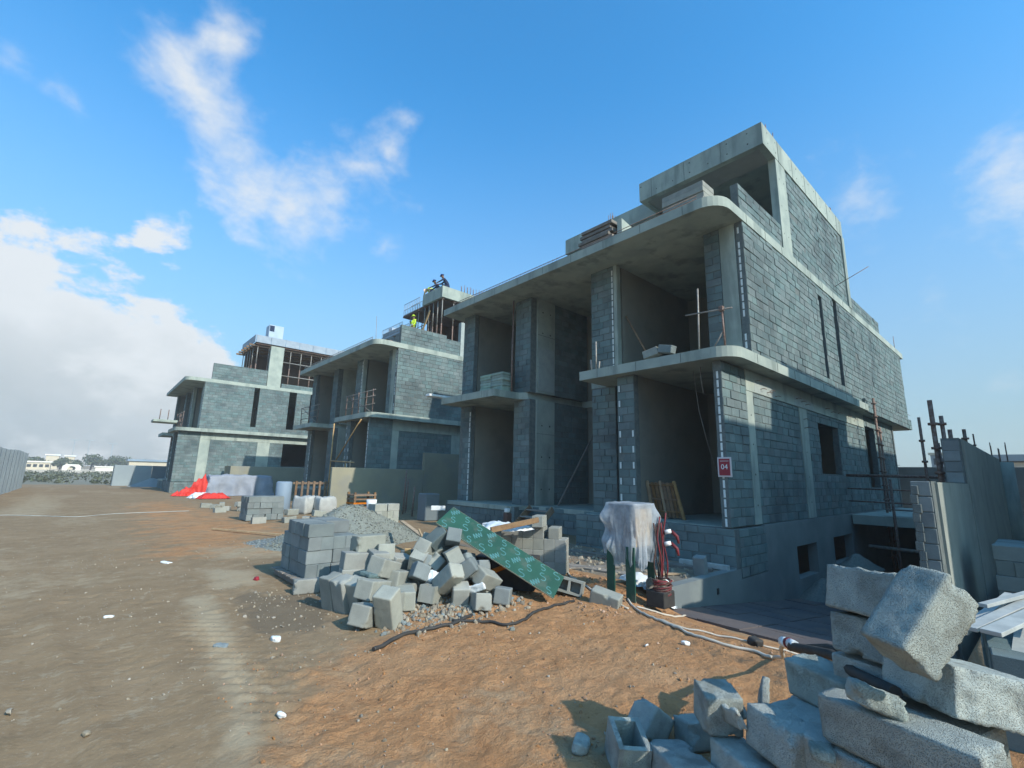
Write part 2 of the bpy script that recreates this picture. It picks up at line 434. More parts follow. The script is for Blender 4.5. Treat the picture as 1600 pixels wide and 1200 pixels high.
class MB:
    """collects shapes for one mesh object"""

    def __init__(s):
        s.v, s.f, s.mi, s.sm = [], [], [], []

    def add(s, V, Fc, mi=0, smooth=False):
        o = len(s.v)
        s.v.extend([tuple(p) for p in V])
        s.f.extend([tuple(i + o for i in f) for f in Fc])
        s.mi.extend([mi] * len(Fc))
        s.sm.extend([smooth] * len(Fc))
        return s

    def box(s, x0, x1, y0, y1, z0, z1, mi=0):
        V = [(x0, y0, z0), (x1, y0, z0), (x1, y1, z0), (x0, y1, z0), (x0, y0, z1), (x1, y0, z1), (x1, y1, z1), (x0, y1, z1)]
        return s.add(V, CUBE_F, mi)

    def cbox(s, c, size, rot=None, b=0.004, mi=0):
        V, Fc = chamfer_box(*size, b)
        rot = rot or Matrix.Identity(3)
        c = Vector(c)
        return s.add([rot @ Vector(p) + c for p in V], Fc, mi)

    def prism(s, poly, z0, z1, mi=0, side_mi=None):
        n = len(poly)
        a = sum(poly[i][0] * poly[(i + 1) % n][1] - poly[(i + 1) % n][0] * poly[i][1] for i in range(n))
        if a < 0:
            poly = poly[::-1]
        V = [(x, y, z0) for x, y in poly] + [(x, y, z1) for x, y in poly]
        s.add(V, [tuple(range(n))[::-1], tuple(range(n, 2 * n))], mi)
        o = len(s.v) - 2 * n
        sm = mi if side_mi is None else side_mi
        for i in range(n):
            j = (i + 1) % n
            s.f.append((o + i, o + j, o + n + j, o + n + i))
            s.mi.append(sm)
            s.sm.append(False)
        return s

    def tube(s, pts, r, n=8, mi=0, caps=True):
        pts = [Vector(p) for p in pts]
        V, Fc = [], []
        prev = None
        for i, p in enumerate(pts):
            d = (pts[min(i + 1, len(pts) - 1)] - pts[max(i - 1, 0)]).normalized()
            if prev is None:
                a = d.orthogonal().normalized()
            else:
                a = (prev - d * prev.dot(d)).normalized()
            prev = a
            b = d.cross(a)
            rr = r[i] if isinstance(r, (list, tuple)) else r
            for k in range(n):
                t = 2 * math.pi * k / n
                V.append(p + (a * math.cos(t) + b * math.sin(t)) * rr)
        for i in range(len(pts) - 1):
            for k in range(n):
                q = (k + 1) % n
                Fc.append((i * n + k, i * n + q, (i + 1) * n + q, (i + 1) * n + k))
        s.add(V, Fc, mi, True)
        if caps:
            o = len(s.v) - len(V)
            for f in (tuple(range(n))[::-1], tuple(range((len(pts) - 1) * n, len(pts) * n))):
                s.f.append(tuple(o + i for i in f))
                s.mi.append(mi)
                s.sm.append(False)
        return s

    def bar(s, a, b, w, h, mi=0):
        """straight timber of rectangular section from a to b"""
        a, b = Vector(a), Vector(b)
        d = (b - a).normalized()
        side = d.cross(Vector((0, 0, 1)))
        if side.length < 1e-3:
            side = Vector((1, 0, 0))
        side.normalize()
        u = side.cross(d)
        rot = Matrix((d, side, u)).transposed()
        return s.cbox((a + b) / 2, ((b - a).length, w, h), rot, min(w, h) * 0.08, mi)

    def build(s, name, mats, parent=None, kind=None):
        me = bpy.data.meshes.new(name)
        me.from_pydata(s.v, [], s.f)
        if isinstance(mats, str):
            mats = [mats]
        for m in mats:
            me.materials.append(MATS[m])
        me.polygons.foreach_set('material_index', s.mi)
        me.polygons.foreach_set('use_smooth', s.sm)
        me.update()
        o = bpy.data.objects.new(name, me)
        COL.objects.link(o)
        if parent is not None:
            o.parent = parent
        if kind:
            o['kind'] = kind
        return o


def tag(o, label, cat, group=None, kind=None):
    o['label'] = label
    o['category'] = cat
    if group:
        o['group'] = group
    if kind:
        o['kind'] = kind
    return o


def empty(name, loc=(0, 0, 0), rz=0.0):
    o = bpy.data.objects.new(name, None)
    o.empty_display_size = 0.3
    o.location = loc
    o.rotation_euler = (0, 0, rz)
    COL.objects.link(o)
    return o


def inst(name, me, M, parent=None):
    o = bpy.data.objects.new(name, me)
    COL.objects.link(o)
    o.matrix_world = M
    if parent is not None:
        o.parent = parent
    return o


ORD = ['first', 'second', 'third', 'fourth', 'fifth', 'sixth', 'seventh', 'eighth', 'ninth', 'tenth', 'eleventh', 'twelfth',
       'thirteenth', 'fourteenth', 'fifteenth', 'sixteenth', 'seventeenth', 'eighteenth', 'nineteenth', 'twentieth']


# numpy value noise
def vnoise(x, y, seed=0):
    xi, yi = np.floor(x).astype(np.int64), np.floor(y).astype(np.int64)
    xf, yf = x - xi, y - yi
    u, v = xf * xf * (3 - 2 * xf), yf * yf * (3 - 2 * yf)

    def h(a, b):
        n = (a * 374761393 + b * 668265263 + seed * 982451653) & 0x7fffffff
        n = ((n ^ (n >> 13)) * 1274126177) & 0x7fffffff
        return ((n ^ (n >> 16)) & 0xffff) / 65535.0
    return (h(xi, yi) * (1 - u) * (1 - v) + h(xi + 1, yi) * u * (1 - v) + h(xi, yi + 1) * (1 - u) * v + h(xi + 1, yi + 1) * u * v)


def fbm(x, y, oct=4, seed=0):
    s, a, t = 0, 0.5, 0
    for i in range(oct):
        s = s + a * vnoise(x * 2 ** i, y * 2 ** i, seed + i)
        t += a
        a *= 0.5
    return s / t


def sstep(x, a, b):
    t = np.clip((x - a) / (b - a), 0, 1)
    return t * t * (3 - 2 * t)

# ------------------------------------------------------------------ ground


def poly_soft(x, y, poly, soft):
    """1 inside the polygon, falling to 0 over `soft` metres outside"""
    n = len(poly)
    inside = np.zeros(x.shape, bool)
    d2 = np.full(x.shape, 1e9)
    for i in range(n):
        (x1, y1), (x2, y2) = poly[i], poly[(i + 1) % n]
        c = ((y1 > y) != (y2 > y)) & (x < (x2 - x1) * (y - y1) / ((y2 - y1) if y2 != y1 else 1e-9) + x1)
        inside ^= c
        L2 = (x2 - x1) ** 2 + (y2 - y1) ** 2
        t = np.clip(((x - x1) * (x2 - x1) + (y - y1) * (y2 - y1)) / L2, 0, 1)
        d2 = np.minimum(d2, (x - x1 - t * (x2 - x1)) ** 2 + (y - y1 - t * (y2 - y1)) ** 2)
    sd = np.where(inside, np.sqrt(d2), -np.sqrt(d2))
    return sstep(sd, -soft, soft)


SAND = [(0.6, 2.6), (0.85, 3.5), (1.15, 3.95), (1.75, 4.45), (2.35, 4.85), (2.9, 5.3), (3.4, 6.2), (4.5, 7.5), (7.0, 7.5), (7.5, 3.7), (6.9, 1.0), (9.0, -2.0), (6, -8), (-4, -6), (0.2, 0.5)]


def ramp_z(x):
    return np.clip(-0.34 - 0.115 * (np.asarray(x, float) - 7.3), -1.75, 0)


DENTS = [(random.uniform(1.2, 6.3), random.uniform(1.2, 5.4), random.uniform(.022, .07), random.uniform(.005, .016)) for _ in range(420)] + [(random.uniform(-1.2, 2.2), random.uniform(2.3, 9), random.uniform(.04, .09), random.uniform(.004, .010)) for _ in range(150)]


def height(x, y):
    x, y = np.asarray(x, float), np.asarray(y, float)
    z = 0.05 * (fbm(x * 0.45, y * 0.45, 4, 3) - 0.5)
    snd = poly_soft(x, y, SAND, 0.5)
    z = z + snd * (0.075 * (fbm(x * 1.1, y * 1.1, 4, 9) - 0.5) + 0.045 * (fbm(x * 6, y * 6, 4, 21) - 0.5) + 0.02 * np.clip(fbm(x * 14, y * 14, 3, 41) - .55, 0, 1)) + 0.009 * (fbm(x * 6, y * 6, 3, 31) - 0.5)
    # rubble bed under the heap of blocks
    z = z + 0.14 * np.exp(-(((x - 4.1) / 0.9) ** 2 + ((y - 5.9) / 0.9) ** 2))
    # tyre ridges
    tr = np.exp(-(((x - 1.28 + 0.06 * (y - 5)) / 0.22) ** 2)) * sstep(y, 3.2, 4.0) * (1 - sstep(y, 6.5, 7.3))
    z = z + tr * 0.014 * np.sin((y + 0.8 * x) * 2 * math.pi / 0.19)
    # footprints and dents in the loose soil
    for dx_, dy_, dr, dd in DENTS:
        m_ = np.abs(x - dx_) + np.abs(y - dy_) < dr * 5
        if m_.any():
            q = ((x[m_] - dx_) ** 2 + (y[m_] - dy_) ** 2) / dr ** 2
            z[m_] += dd * (-np.exp(-q) + .45 * np.exp(-(np.sqrt(q) - 1.6) ** 2 * 3))
    for c_, w_ in ((-.55, .17), (-.12, .17), (.55, .2), (2.05, .16)):
        rr = x - c_ + .08 * (y - 5) - .12 * np.sin(y * .5 + c_)
        z = z - .014 * np.exp(-(rr / w_) ** 2) * sstep(y, 1, 3) * (1 - sstep(y, 11, 20)) * (.6 + .8 * fbm(x * 2, y * 2, 2, 77)) + .012 * np.exp(-((np.abs(rr) - w_ * 1.5) / .06) ** 2) * sstep(y, 1, 3) * (1 - sstep(y, 11, 20))
    # ramp beside the house
    yl = sstep(y, 0.75, 1.02)
    slope = -0.36 * sstep(x, 5.3, 7.4) * sstep(y, 0.2, 1.2) * (1 - sstep(y, 3.7, 5.0))
    z = z + slope * (x < 7.6)
    m = sstep(x, 7.0, 7.5) * yl * (1 - sstep(y, 4.5, 4.62)) * (1 - sstep(x, 29, 31))
    z = z * (1 - m) + (ramp_z(x) - 0.05) * m
    # hollow behind the basement vents
    h_ = sstep(x, 12.0, 12.5) * (1 - sstep(x, 20.0, 20.5)) * sstep(y, 4.2, 4.5) * (1 - sstep(y, 7.2, 7.6))
    z = z * (1 - h_) + (ramp_z(x) - 0.5) * h_
    # under the terrace slab
    t = sstep(x, 7.2, 7.4) * sstep(y, 4.5, 4.65) * (1 - sstep(y, 9, 12.5)) * (1 - sstep(x, 10.5, 11))
    z = z * (1 - t) - 0.12 * t
    return z


_G = dict(x0=-5.0, y0=-3.0, s=0.04)
_gx, _gy = np.meshgrid(np.arange(-5, 12, .04), np.arange(-3, 31, .04), indexing='ij')
_G['z'] = height(_gx.ravel(), _gy.ravel()).reshape(_gx.shape)


def gz(x, y):  # ground height at a point
    u, v = (x - _G['x0']) / _G['s'], (y - _G['y0']) / _G['s']
    i, j = int(u), int(v)
    Z = _G['z']
    if i < 0 or j < 0 or i >= Z.shape[0] - 1 or j >= Z.shape[1] - 1:
        return 0.0
    a, b = u - i, v - j
    return float(Z[i, j] * (1 - a) * (1 - b) + Z[i + 1, j] * a * (1 - b) + Z[i, j + 1] * (1 - a) * b + Z[i + 1, j + 1] * a * b)


def axis(lo, hi, step, far, g):
    a = list(np.arange(lo, hi, step))
    s, p = step, lo
    left = []
    while p > -far:
        s *= g
        p -= s
        left.append(p)
    s, p = step, a[-1]
    right = []
    while p < far:
        s *= g
        p += s
        right.append(p)
    return np.array(left[::-1] + a + right)


def build_ground():
    gx = axis(-0.6, 7.6, 0.036, 3000, 1.09)
    gy = axis(0.4, 9.2, 0.036, 3000, 1.075)
    nx, ny = len(gx), len(gy)
    X, Y = np.meshgrid(gx, gy, indexing='ij')
    x, y = X.ravel(), Y.ravel()
    z = height(x, y)
    far = np.hypot(x, y)
    z = z * (1 - sstep(far, 80, 200))
    me = bpy.data.meshes.new('ground')
    co = np.stack([x, y, z], 1).astype(np.float32)
    i, j = np.meshgrid(np.arange(nx - 1), np.arange(ny - 1), indexing='ij')
    a = (i * ny + j).ravel()
    quads = np.stack([a, a + ny, a + ny + 1, a + 1], 1).astype(np.int32)
    nf = len(quads)
    me.vertices.add(len(co))
    me.vertices.foreach_set('co', co.ravel())
    me.loops.add(nf * 4)
    me.loops.foreach_set('vertex_index', quads.ravel())
    me.polygons.add(nf)
    me.polygons.foreach_set('loop_start', np.arange(0, nf * 4, 4, dtype=np.int32))
    me.polygons.foreach_set('use_smooth', np.ones(nf, bool))
    me.update(calc_edges=True)
    sand = poly_soft(x, y, SAND, 0.9)
    sand = np.maximum(sand, 0.75 * poly_soft(x, y, [(2.2, 14.3), (4.6, 14.2), (4.9, 18.3), (1.6, 18.0)], 0.9))
    sand = np.maximum(sand, 0.62 * poly_soft(x, y, [(0.9, 11.5), (3.4, 11.0), (4.9, 19), (3.6, 33), (1.4, 30)], 1.4))
    sand = sand * (1 - 0.8 * poly_soft(x, y, [(0.9, 3.5), (1.5, 4.3), (1.3, 5.6), (0.7, 5.2), (0.3, 3.4)], 0.4))
    pale = 0.95 * poly_soft(x, y, [(0.80, 3.2), (1.05, 3.2), (1.35, 4.9), (1.55, 6.9), (1.6, 8.3), (1.15, 8.0), (1.05, 5.1)], 0.22)
    pale = np.maximum(pale, poly_soft(x, y, [(1.7, 10.4), (2.5, 9.5), (2.35, 8.2), (1.55, 8.3)], 0.3))
    pale = np.maximum(pale, 0.9 * poly_soft(x, y, [(1.9, 6.75), (2.6, 6.1), (2.75, 6.3), (2.1, 6.95)], 0.2))
    pale = np.maximum(pale, 0.8 * poly_soft(x, y, [(2.0, 11), (3.6, 10.4), (3.6, 12.5), (1.9, 13)], 0.5))
    pale = np.maximum(pale, 0.8 * poly_soft(x, y, [(-2.4, 25), (-2.3, 46), (-.4, 30), (-.9, 22)], 0.7))
    pale = np.maximum(pale, 0.62 * sstep(fbm(x * .55, y * .35, 4, 55), .52, .68) * (x < 3))
    pale = np.maximum(pale, 0.8 * poly_soft(x, y, [(1.9, 3.0), (2.6, 3.4), (3.3, 3.2), (2.6, 2.7)], 0.5))
    dark = 0.9 * poly_soft(x, y, [(1.75, 8.0), (2.9, 7.3), (2.7, 6.3), (2.2, 5.5), (1.5, 6.0)], 0.35)
    dark = np.maximum(dark, 0.8 * poly_soft(x, y, [(4.7, 1.6), (6.2, 1.2), (6.5, 3.4), (5.2, 3.9), (4.4, 3.0)], 0.6) * 0.6)
    fs = poly_soft(x, y, [(-80, 150), (60, 150), (80, 330), (-140, 330)], 12)
    fld = poly_soft(x, y, [(-60, 60), (40, 60), (60, 150), (-80, 150)], 4)
    for nm, arr in (('sand', sand), ('pale', pale), ('dark', dark), ('far_sand', fs), ('field', fld)):
        at = me.attributes.new(nm, 'FLOAT', 'POINT')
        at.data.foreach_set('value', arr.astype(np.float32))
    me.materials.append(MATS['ground_soil'])
    o = bpy.data.objects.new('ground', me)
    COL.objects.link(o)
    o['kind'] = 'structure'


build_ground()

# sloping drive between the house and the boundary wall
mb = MB()
for i in range(34):
    x0, x1 = 7.25 + i * 0.66, 7.25 + (i + 1) * 0.66
    for j in range(5):
        y0, y1 = (1.2, 1.9, 2.55, 3.2, 3.85)[j], (1.9, 2.55, 3.2, 3.85, 4.46)[j]
        k = random.uniform(-.008, .008)
        za, zb = float(ramp_z(x0)) + k, float(ramp_z(x1)) + k
        g = 0.008
        V = [(x0 + g, y0 + g, za - .1), (x1 - g, y0 + g, zb - .1), (x1 - g, y1 - g, zb - .1), (x0 + g, y1 - g, za - .1), (x0 + g, y0 + g, za), (x1 - g, y0 + g, zb), (x1 - g, y1 - g, zb), (x0 + g, y1 - g, za)]
        mb.add(V, CUBE_F)
o = mb.build('ramp', 'ramp_mat')
o['kind'] = 'structure'


# ------------------------------------------------------------------ block walls
CAMP = np.array([0, 0, 1.75])
COURSE, BLEN = 0.2, 0.4


class Walls:
    """block walls of one building: mortar core plus laid blocks"""

    def __init__(s):
        s.core = MB()
        s.blocks = []       # (matrix, (l,t,h), apparent size)

    def wall(s, p, u, n, L, z0, z1, t=0.2, openings=(), blocks=True, off=0.0, shift=0.0):
        p, u, n = Vector((p[0], p[1], 0)), Vector((u[0], u[1], 0)), Vector((n[0], n[1], 0))
        us = sorted({0.0, L} | {max(0, min(L, q)) for o in openings for q in o[:2]})
        zs = sorted({z0, z1} | {max(z0, min(z1, q)) for o in openings for q in o[2:4]})
        e = 0.014 if blocks else 0.0
        for a, b in zip(us[:-1], us[1:]):
            run = None
            for c, d in zip(zs[:-1], zs[1:]):
                um, zm = (a + b) / 2, (c + d) / 2
                hole = any(o[0] < um < o[1] and o[2] < zm < o[3] for o in openings)
                if hole:
                    if run:
                        s._core(p, u, n, a, b, run[0], run[1], t, e)
                    run = None
                else:
                    run = (run[0], d) if run else (c, d)
            if run:
                s._core(p, u, n, a, b, run[0], run[1], t, e)
        if not blocks:
            return
        nrm = np.array(n)
        k, z = 0, z0
        while z < z1 - 0.05:
            h = min(COURSE, z1 - z)
            zm = z + h / 2
            iv = [(0.0, L)]
            for o in openings:
                if o[2] < zm < o[3]:
                    nv = []
                    for a, b in iv:
                        if o[0] > a + .01:
                            nv.append((a, min(b, o[0])))
                        if o[1] < b - .01:
                            nv.append((max(a, o[1]), b))
                    iv = [q for q in nv if q[1] - q[0] > 0.02]
            ph = (BLEN / 2 if (k % 2) else 0.0) + off + random.choice((0, 0, 0, .1, -.1)) * .5
            for a, b in iv:
                cuts = [a]
                q = math.floor((a - ph) / BLEN) * BLEN + ph + BLEN
                while q < b - 0.07:
                    if q > a + 0.07:
                        cuts.append(q)
                    q += BLEN if random.random() > .13 else random.choice((.2, .3, .28))
                cuts.append(b)
                for c, d in zip(cuts[:-1], cuts[1:]):
                    j = 0.012
                    l, hh = d - c - j - random.uniform(0, .006), h - j - random.uniform(0, .005)
                    pr = random.gauss(0, 0.005)
                    ctr = p + u * ((c + d) / 2) - n * (t / 2 - pr) + Vector((0, 0, zm + random.uniform(-.002, .002)))
                    rz = random.gauss(0, .009)
                    Rm = Matrix((u, -n, Vector((0, 0, 1)))).transposed() if u.cross(-n).z > 0 else Matrix((-u, -n, Vector((0, 0, 1)))).transposed()
                    Rm = Rm @ rotz(rz) @ Matrix.Rotation(random.gauss(0, .006), 3, 'Y')
                    face = np.array(ctr) + nrm * t / 2
                    v = CAMP - face
                    dist = np.linalg.norm(v)
                    cosv = float(v @ nrm) / dist
                    app = (l * cosv) * hh / dist ** 2 if cosv > 0.03 else -1
                    s.blocks.append((Matrix.Translation(ctr) @ Rm.to_4x4(), (l, t, hh), app))
            z += COURSE
            k += 1

    def _core(s, p, u, n, a, b, z0, z1, t, e):
        q = [p + u * a - n * e, p + u * b - n * e, p + u * b - n * (t - e), p + u * a - n * (t - e)]
        s.core.prism([(v.x, v.y) for v in q], z0, z1)

    def build(s, parent, top=300, core_mat='mortar', block_mat='block_grey'):
        if s.core.v:
            s.core.build('mortar_core', core_mat, parent)
        order = sorted(range(len(s.blocks)), key=lambda i: -s.blocks[i][2])
        single = set(i for i in order[:top] if s.blocks[i][2] > 0)
        V0, F0 = chamfer_box(1, 1, 1, 0.5)
        cache = {}
        rest = MB()
        for i, (M, sz, app) in enumerate(s.blocks):
            if i in single:
                key = (round(sz[0] / .02), round(sz[1] / .02), round(sz[2] / .02))
                if key not in cache:
                    me = bpy.data.meshes.new('block')
                    V, Fc = chamfer_box(key[0] * .02 - .002, sz[1], sz[2], 0.006)
                    me.from_pydata(V, [], Fc)
                    me.materials.append(MATS[block_mat])
                    cache[key] = me
                inst('block', cache[key], M, parent)
            else:
                V, Fc = chamfer_box(*sz, 0.006)
                R3 = np.array(M.to_3x3())
                P = np.array(V) @ R3.T + np.array(M.translation)
                rest.add(P.tolist(), Fc)
        if rest.v:
            rest.build('blockwork', block_mat, parent, 'stuff')


def arc(cx, cy, r, a0, a1, n=7):
    return [(cx + r * math.cos(R(a0 + (a1 - a0) * i / n)), cy + r * math.sin(R(a0 + (a1 - a0) * i / n))) for i in range(n + 1)]


ZF, ZM0, ZM1, ZR0, ZR1, ZT0, ZT1 = 0.77, 4.41, 4.655, 8.18, 8.44, 11.42, 12.13


def house(root, dx, dy, kind):
    """One three-storey shell: kind 1 = nearest villa, 2 = middle, 3 = far, 0 = the neighbour outside the picture"""
    detail = kind > 0

    def X(v):
        return v + dx

    def Y(v):
        return v + dy

    def P(poly):
        return [(a + dx, b + dy) for a, b in poly]
    W = Walls()
    bl = detail
    # ---- slabs
    mid = P([(9.95, 8.42)] + arc(10.45, 4.63, 0.5, 180, 270) + [(21.4, 4.13), (21.4, 4.32), (30.4, 4.32), (30.4, 15.55), (9.95, 15.45), (9.95, 12.22), (11.05, 12.16), (11.25, 11.9), (14.2, 11.9), (14.2, 9.0), (11.2, 9.0), (11.2, 8.42)])
    MB().prism(mid, ZM0, ZM1).build('floor_slab', 'concrete', root)
    roof = P([(10.1, 15.85)] + arc(10.65, 4.83, 0.55, 180, 270) + [(31.0, 4.28), (31.0, 15.85)])
    MB().prism(roof, ZR0, ZR1).build('roof_slab', 'concrete', root)
    gf = P([(10.42, 15.4), (10.42, 11.75), (11.3, 11.7), (11.3, 9.0), (10.42, 8.6), (10.42, 4.7), (27.5, 4.7), (27.5, 15.4)])
    MB().prism(gf, ZF - 0.14, ZF - 0.004).build('ground_floor_slab', 'concrete', root)
    # ---- plinth
    W.wall((X(10.2), Y(4.48)), (0, 1), (-1, 0), 4.3, -0.2, ZF - 0.02, .22, (), bl)
    W.wall((X(10.42), Y(4.47)), (1, 0), (0, -1), 1.4, -0.23, ZF - 0.03, .2, (), bl)
    W.wall((X(10.45), Y(11.6)), (0, 1), (-1, 0), 3.95, -0.2, ZF - 0.02, .22, (), bl)
    W.wall((X(11.3), Y(8.62)), (0, 1), (-1, 0), 3.02, -0.2, ZF - 0.02, .2, (), bl)
    pl = MB()
    rec = [(13.8, 15.35, -.66, .13), (16.9, 18.95, -.62, .15)] if kind == 1 else []
    seg = [(11.83, 13.8), (15.35, 16.9), (18.95, 27.6)] if rec else [(11.83, 27.6)]
    for a, b, c, d in rec:
        pl.box(X(a), X(b), Y(4.5), Y(4.74), -2.3, c)
        pl.box(X(a), X(b), Y(4.5), Y(4.74), d, ZF - .01)
    for s0, s1 in seg:
        pl.box(X(s0), X(s1), Y(4.5), Y(4.74), -2.3, ZF - .01)
    pl.build('plinth_wall', 'plaster_plinth', root)
    if kind == 1:   # dark basement behind the vents
        MB().box(X(12.6), X(20.0), Y(7.0), Y(7.1), -2.6, ZF - .2).build('basement_wall', 'plaster_plinth', root)
    # ---- lower side wall
    lo = [(16.78, 18.9, 2.02, 3.66), (22.5, 24.05, 1.6, 4.0)] if kind in (1, 0) else ([] if kind == 2 else [(17.4, 19.65, 2.05, 3.9)])
    c1 = (11.48, 11.86) if kind != 3 else (11.6, 12.25)
    c2 = (15.12, 15.74) if kind != 3 else (15.5, 16.4)
    beam_end = 22.4
    zb = 3.88
    W.wall((X(10.23), Y(4.55)), (1, 0), (0, -1), c1[0] - 10.23, ZF, ZM0 - .01, .2, (), bl, off=.0)
    W.wall((X(c1[1]), Y(4.565)), (1, 0), (0, -1), c2[0] - c1[1], ZF, zb, .19, (), bl, off=.13)
    rest_op = [(a - c2[1], b - c2[1], c, d) for a, b, c, d in lo]
    W.wall((X(c2[1]), Y(4.565)), (1, 0), (0, -1), beam_end - c2[1], ZF, zb, .19, rest_op, bl, off=.05)
    W.wall((X(beam_end), Y(4.55)), (1, 0), (0, -1), 27.6 - beam_end, ZF, ZM0 - .01, .2, [(a - beam_end, b - beam_end, c, d) for a, b, c, d in lo], bl)
    for a, b in (c1, c2):
        MB().cbox((X((a + b) / 2), Y(4.645), (ZF + zb) / 2), (b - a, .2, zb - ZF - .004), None, .008).build('column', 'concrete', root)
    MB().cbox((X((c1[0] + beam_end) / 2), Y(4.65), (zb + ZM0) / 2), (beam_end - c1[0] - .01, .215, ZM0 - zb - .006), None, .006).build('beam', 'concrete', root)
    if kind == 1:
        for a, b, c, d, e in ((11.95, 13.42, 3.90, 4.22, .25), (14.72, 16.55, 3.90, 4.2, .3)):  # sunlit patches on the beam, put in as thin paler pieces
            pts = [(a, c), (b, c), (b - .03, d - e), (b - .16, d - .1), (b - .4, d - .03), (a + .4, d), (a + .05, d - .03)]
            V = [(X(x), Y(4.539), z) for x, z in pts] + [(X(x), Y(4.552), z) for x, z in pts]
            n = len(pts)
            MB().add(V, [tuple(range(n)), tuple(range(2 * n - 1, n - 1, -1))] + [(i, i + n, (i + 1) % n + n, (i + 1) % n) for i in range(n)]).build('plaster_and_sun_patch', 'concrete_pale', root)
        sb = MB()
        for x, z in ((12.05, 4.18), (12.35, 4.02), (12.75, 3.98), (12.95, 4.05), (13.3, 3.95), (14.9, 4.1), (15.3, 4.05), (15.65, 4.0), (15.4, 3.55), (15.45, 3.3), (17.6, 4.1), (18.2, 4.05), (19.0, 4.1), (20.2, 4.1), (21.0, 4.05)):
            sb.tube([(X(x), Y(4.56), z), (X(x + .03), Y(4.47), z + .02), (X(x + .14), Y(4.44), z + .01)], .009, 5)
        sb.build('tie_wire', 'steel_rust', root, 'stuff')
    # ---- upper side wall
    up_op = []
    if kind in (1, 0):
        up_op = [(17.2, 17.55, 5.0, 7.95), (18.84, 19.3, 5.0, ZR0)]
    elif kind == 3:
        up_op = [(14.75, 15.14, 5.0, ZR0), (17.4, 17.98, 5.0, ZR0), (19.1, 19.7, 5.0, ZR0)]
    x0 = 11.38
    W.wall((X(x0), Y(4.3)), (1, 0), (0, -1), 30.3 - x0, ZM1, ZR0, .2, [(a - x0, b - x0, c, d) for a, b, c, d in up_op], bl, off=.11)
    W.wall((X(21.42), Y(4.2)), (1, 0), (0, -1), 8.9, ZM0 - .0, ZM1 + .25, .1, (), bl)
    # ---- front piers
    # corner return at the upper storey
    W.wall((X(11.38), Y(4.5)), (0, 1), (-1, 0), 0.82, ZM1, ZR0, .2, [(0.0, .40, ZM1, ZR0)], bl)
    MB().cbox((X(11.46), Y(4.70), (ZM1 + ZR0) / 2), (.19, .385, ZR0 - ZM1 - .006), None, .006).build('column', 'concrete', root)
    # pier between room and entrance, both storeys
    for z0, z1 in ((ZF, ZM0), (ZM1, ZR0)):
        W.wall((X(11.2), Y(8.12)), (0, 1), (-1, 0), 0.86, z0, z1, .3, (), bl)
        W.wall((X(11.2), Y(11.75)), (0, 1), (-1, 0), 0.82, z0, z1, .3, (), bl)
        W.wall((X(10.9), Y(14.72)), (0, 1), (-1, 0), 0.72, z0, z1, .2, (), bl)
    MB().cbox((X(11.29), Y(8.05), (ZM1 + ZR0) / 2), (.2, .12, ZR0 - ZM1 - .006), None, .006).build('column', 'concrete', root)
    # lower front pier, projecting
    W.wall((X(10.23), Y(6.84)), (0, 1), (-1, 0), 0.52, ZF, ZM0, .22, (), bl)
    # concrete return of the entrance pier and its block wall
    MB().box(X(11.5), X(12.4), Y(11.68), Y(11.9), ZF, ZM0 - .004).box(X(11.5), X(12.4), Y(11.68), Y(11.9), ZM1 + .004, ZR0 - .004).build('return_wall', 'concrete', root)
    for z0, z1 in ((ZF, ZM0), (ZM1, ZR0)):
        W.wall((X(12.4), Y(11.7)), (1, 0), (0, -1), 1.9, z0, z1, .2, (), bl)
    if kind == 1:
        MB().box(X(11.55), X(12.36), Y(11.664), Y(11.676), 4.75, 6.33).build('plaster_and_sun_patch', 'concrete_pale', root)
    # ---- rear and party walls (plain)
    PW = MB()
    PW.box(X(14.3), X(14.5), Y(9.1), Y(9.9), ZF, ZM0 - .01).box(X(14.3), X(14.5), Y(11.2), Y(11.68), ZF, ZM0 - .01).box(X(14.3), X(14.5), Y(9.1), Y(11.68), ZM1, ZR0 - .004)
    PW.box(X(14.25), X(14.5), Y(9.1), Y(11.68), 4.28, ZM0)
    # left wall of the right hand rooms
    PW.box(X(10.46), X(14.3), Y(6.86), Y(7.06), ZF, ZM0 - .004)
    PW.box(X(11.5), X(15.6), Y(8.02), Y(8.2), ZM1, ZR0 - .004)
    PW.box(X(14.3), X(14.5), Y(4.76), Y(5.45), ZF, ZM0 - .004).box(X(14.3), X(14.5), Y(6.0), Y(8.96), ZF, ZM0 - .004).box(X(14.3), X(14.5), Y(5.45), Y(6.0), 3.0, ZM0 - .004)
    PW.box(X(15.6), X(15.8), Y(4.52), Y(6.4), ZM1, ZR0 - .004).box(X(15.6), X(15.8), Y(7.3), Y(8.2), ZM1, ZR0 - .004).box(X(15.6), X(15.8), Y(6.4), Y(7.3), 6.9, ZR0 - .004)
    # left rooms: outer wall and back wall
    for z0, z1 in ((ZF, ZM0), (ZM1, ZR0)):
        PW.box(X(11.12), X(27.5), Y(14.72), Y(14.9), z0, z1 - .004)
        PW.box(X(14.52), X(14.7), Y(11.9), Y(14.72), z0, z1 - .004)
    PW.box(X(24.5), X(24.7), Y(4.8), Y(14.7), ZF, ZM0 - .004).box(X(24.5), X(24.7), Y(4.52), Y(14.7), ZM1, ZR0 - .004)
    PW.build('inner_wall', 'plaster_inside', root)
    for z0, z1 in ((ZF, ZM0), (ZM1, ZR0)):
        W.wall((X(30.2 if z0 > 2 else 27.4), Y(15.44)), (-1, 0), (0, 1), (19.3 if z0 > 2 else 16.5), z0, z1, .2, (), False)
        W.wall((X(30.3 if z0 > 2 else 27.6), Y(4.52)), (0, 1), (1, 0), 10.9, z0, z1, .2, (), False)
